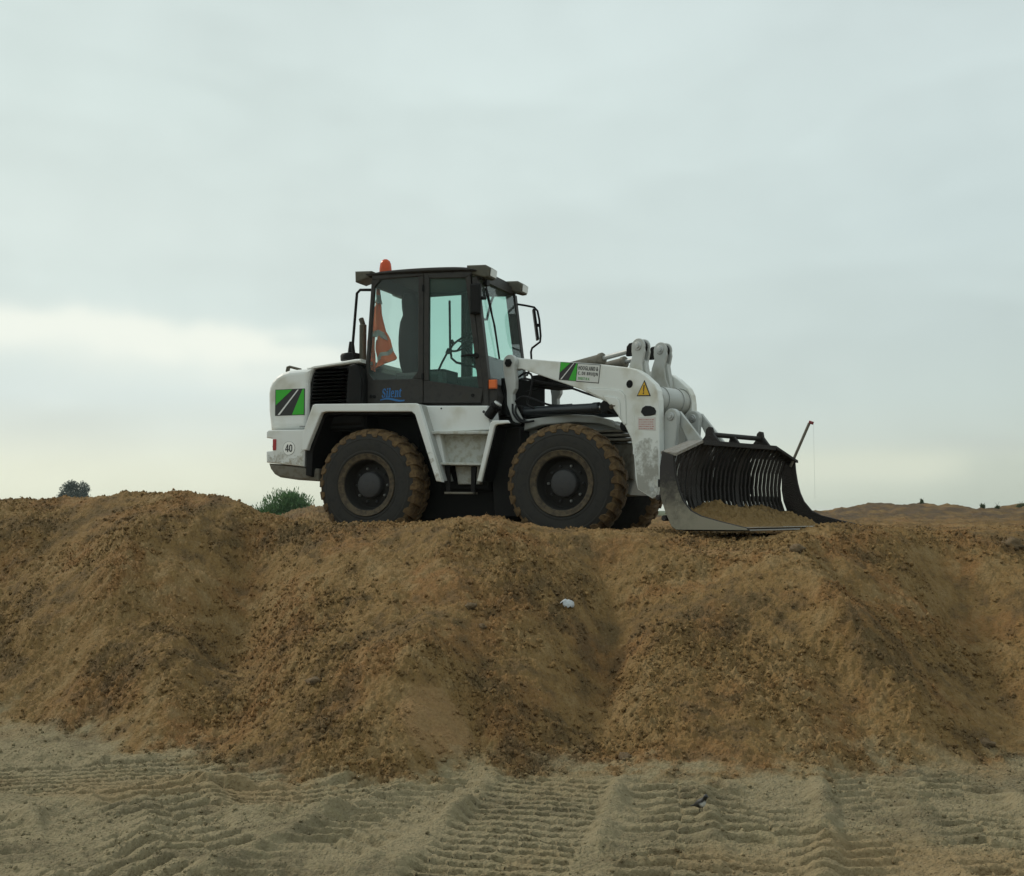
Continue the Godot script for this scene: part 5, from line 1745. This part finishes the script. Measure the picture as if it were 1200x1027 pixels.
func vegetation() -> void:
	# the far tree showing over the left heap, 300 m off
	var k := 300.0 / 1400.0      # metres to a picture unit there
	var o := plant("far_tree", 88.0, 300.0, 0.7)
	tag(o, "dark far tree with two rounded crowns above the left sand heap", "tree")
	limbs(o, 0.3, 2.6, [[-1.0, 5.5, 0], [1.9, 5.6, 0.3], [0.2, 6.8, 0.4], [-1.6, 4.2, -0.4]])
	leafy(o, [[-1.3, 6.1, 0, 2.1, 2.0], [-0.5, 7.0, 0.2, 1.6, 1.3], [2.0, 6.2, 0, 1.7, 1.9], [0.5, 4.2, 0, 2.6, 1.8], [2.4, 4.3, 0.3, 1.4, 1.4], [-1.6, 4.0, 0, 1.5, 1.6]], 5200, 0.42, 21, Color(0.02, 0.034, 0.028))
	o = plant("small_tree", 72.5, 300.0, 0.7)
	tag(o, "small pointed tree just left of the far two-crowned tree", "tree")
	limbs(o, 0.14, 1.6, [[-0.4, 3.6, 0], [0.4, 3.4, 0]])
	leafy(o, [[0, 3.4, 0, 1.2, 1.9], [0.1, 4.6, 0, 0.7, 1.0], [0.5, 2.2, 0, 1.4, 1.4]], 2000, 0.38, 22, Color(0.02, 0.035, 0.028))
	for s in [[48.0, 320.0, 4.2, 2.6, 31, "widest low far bush on the horizon left of the small tree"], [36.0, 320.0, 2.8, 2.1, 32, "leftmost low far bush on the horizon above the sand"], [59.0, 330.0, 3.0, 1.9, 33, "low far bush nearest the small pointed tree"]]:
		o = plant("hedge_bush", s[0], s[1], 0.7)
		tag(o, s[5], "bush", "far bushes left of the trees")
		limbs(o, 0.12, 0.8, [[-0.8, 1.4, 0], [0.8, 1.4, 0]])
		leafy(o, [[0, s[3] * 0.6, 0, s[2] * 0.5, s[3] * 0.75]], 900, 0.4, s[4], Color(0.045, 0.062, 0.042))
	# bright green bush behind the sand left of the rear wheel
	o = plant("green_bush", 333.0, 58.0, 0.9)
	tag(o, "bright green feathery bush behind the sand left of the rear wheel", "bush")
	limbs(o, 0.05, 0.35, [[-0.7, 1.0, 0], [0.6, 1.2, 0.1], [0.0, 1.3, -0.1], [-1.0, 0.7, 0.1]])
	leafy(o, [[0.05, 0.75, 0, 1.0, 0.95], [0.75, 0.8, 0, 0.62, 0.75], [-0.75, 0.5, 0, 0.65, 0.6], [0.3, 1.15, 0, 0.55, 0.5]], 7000, 0.16, 23, Color(0.12, 0.21, 0.09), 0.7)
	o = plant("dry_tuft", 364.0, 40.0, 1.0)
	tag(o, "thin dry tuft right beside the bright green bush", "tuft")
	limbs(o, 0.012, 0.2, [[0.1, 0.5, 0], [-0.1, 0.55, 0]])
	leafy(o, [[0, 0.42, 0, 0.28, 0.32]], 260, 0.11, 24, Color(0.12, 0.11, 0.06), 1.2)
	# little bushes on the far right bank
	var names := ["thin stalky bush on the crest of the right far bank", "low green bush in the dip of the right far bank", "small round bush on the right far bank near its second rise", "tiny dark bush on the second rise of the right far bank", "low dark bush on the far bank at the right picture edge"]
	var n := 0
	for s in [[1080.0, 31.0, 0.04, 0.08], [1106.0, 33.5, 0.22, 0.10], [1151.0, 31.0, 0.07, 0.09], [1168.0, 31.0, 0.06, 0.05], [1196.0, 31.0, 0.12, 0.06]]:
		var xx: float = (s[0] - 600.0) / 1400.0 * s[1]
		o = plant("bank_bush", s[0], s[1], full_height(xx, s[1]) - 0.02)
		tag(o, names[n], "bush", "bushes on the right far bank")
		limbs(o, 0.012, 0.08, [[0.06, 0.2, 0], [-0.06, 0.18, 0]])
		leafy(o, [[0, s[3] * 0.8, 0, s[2], s[3]]], 170, 0.07, 40 + n, Color(0.11, 0.14, 0.085), 0.6)
		n += 1
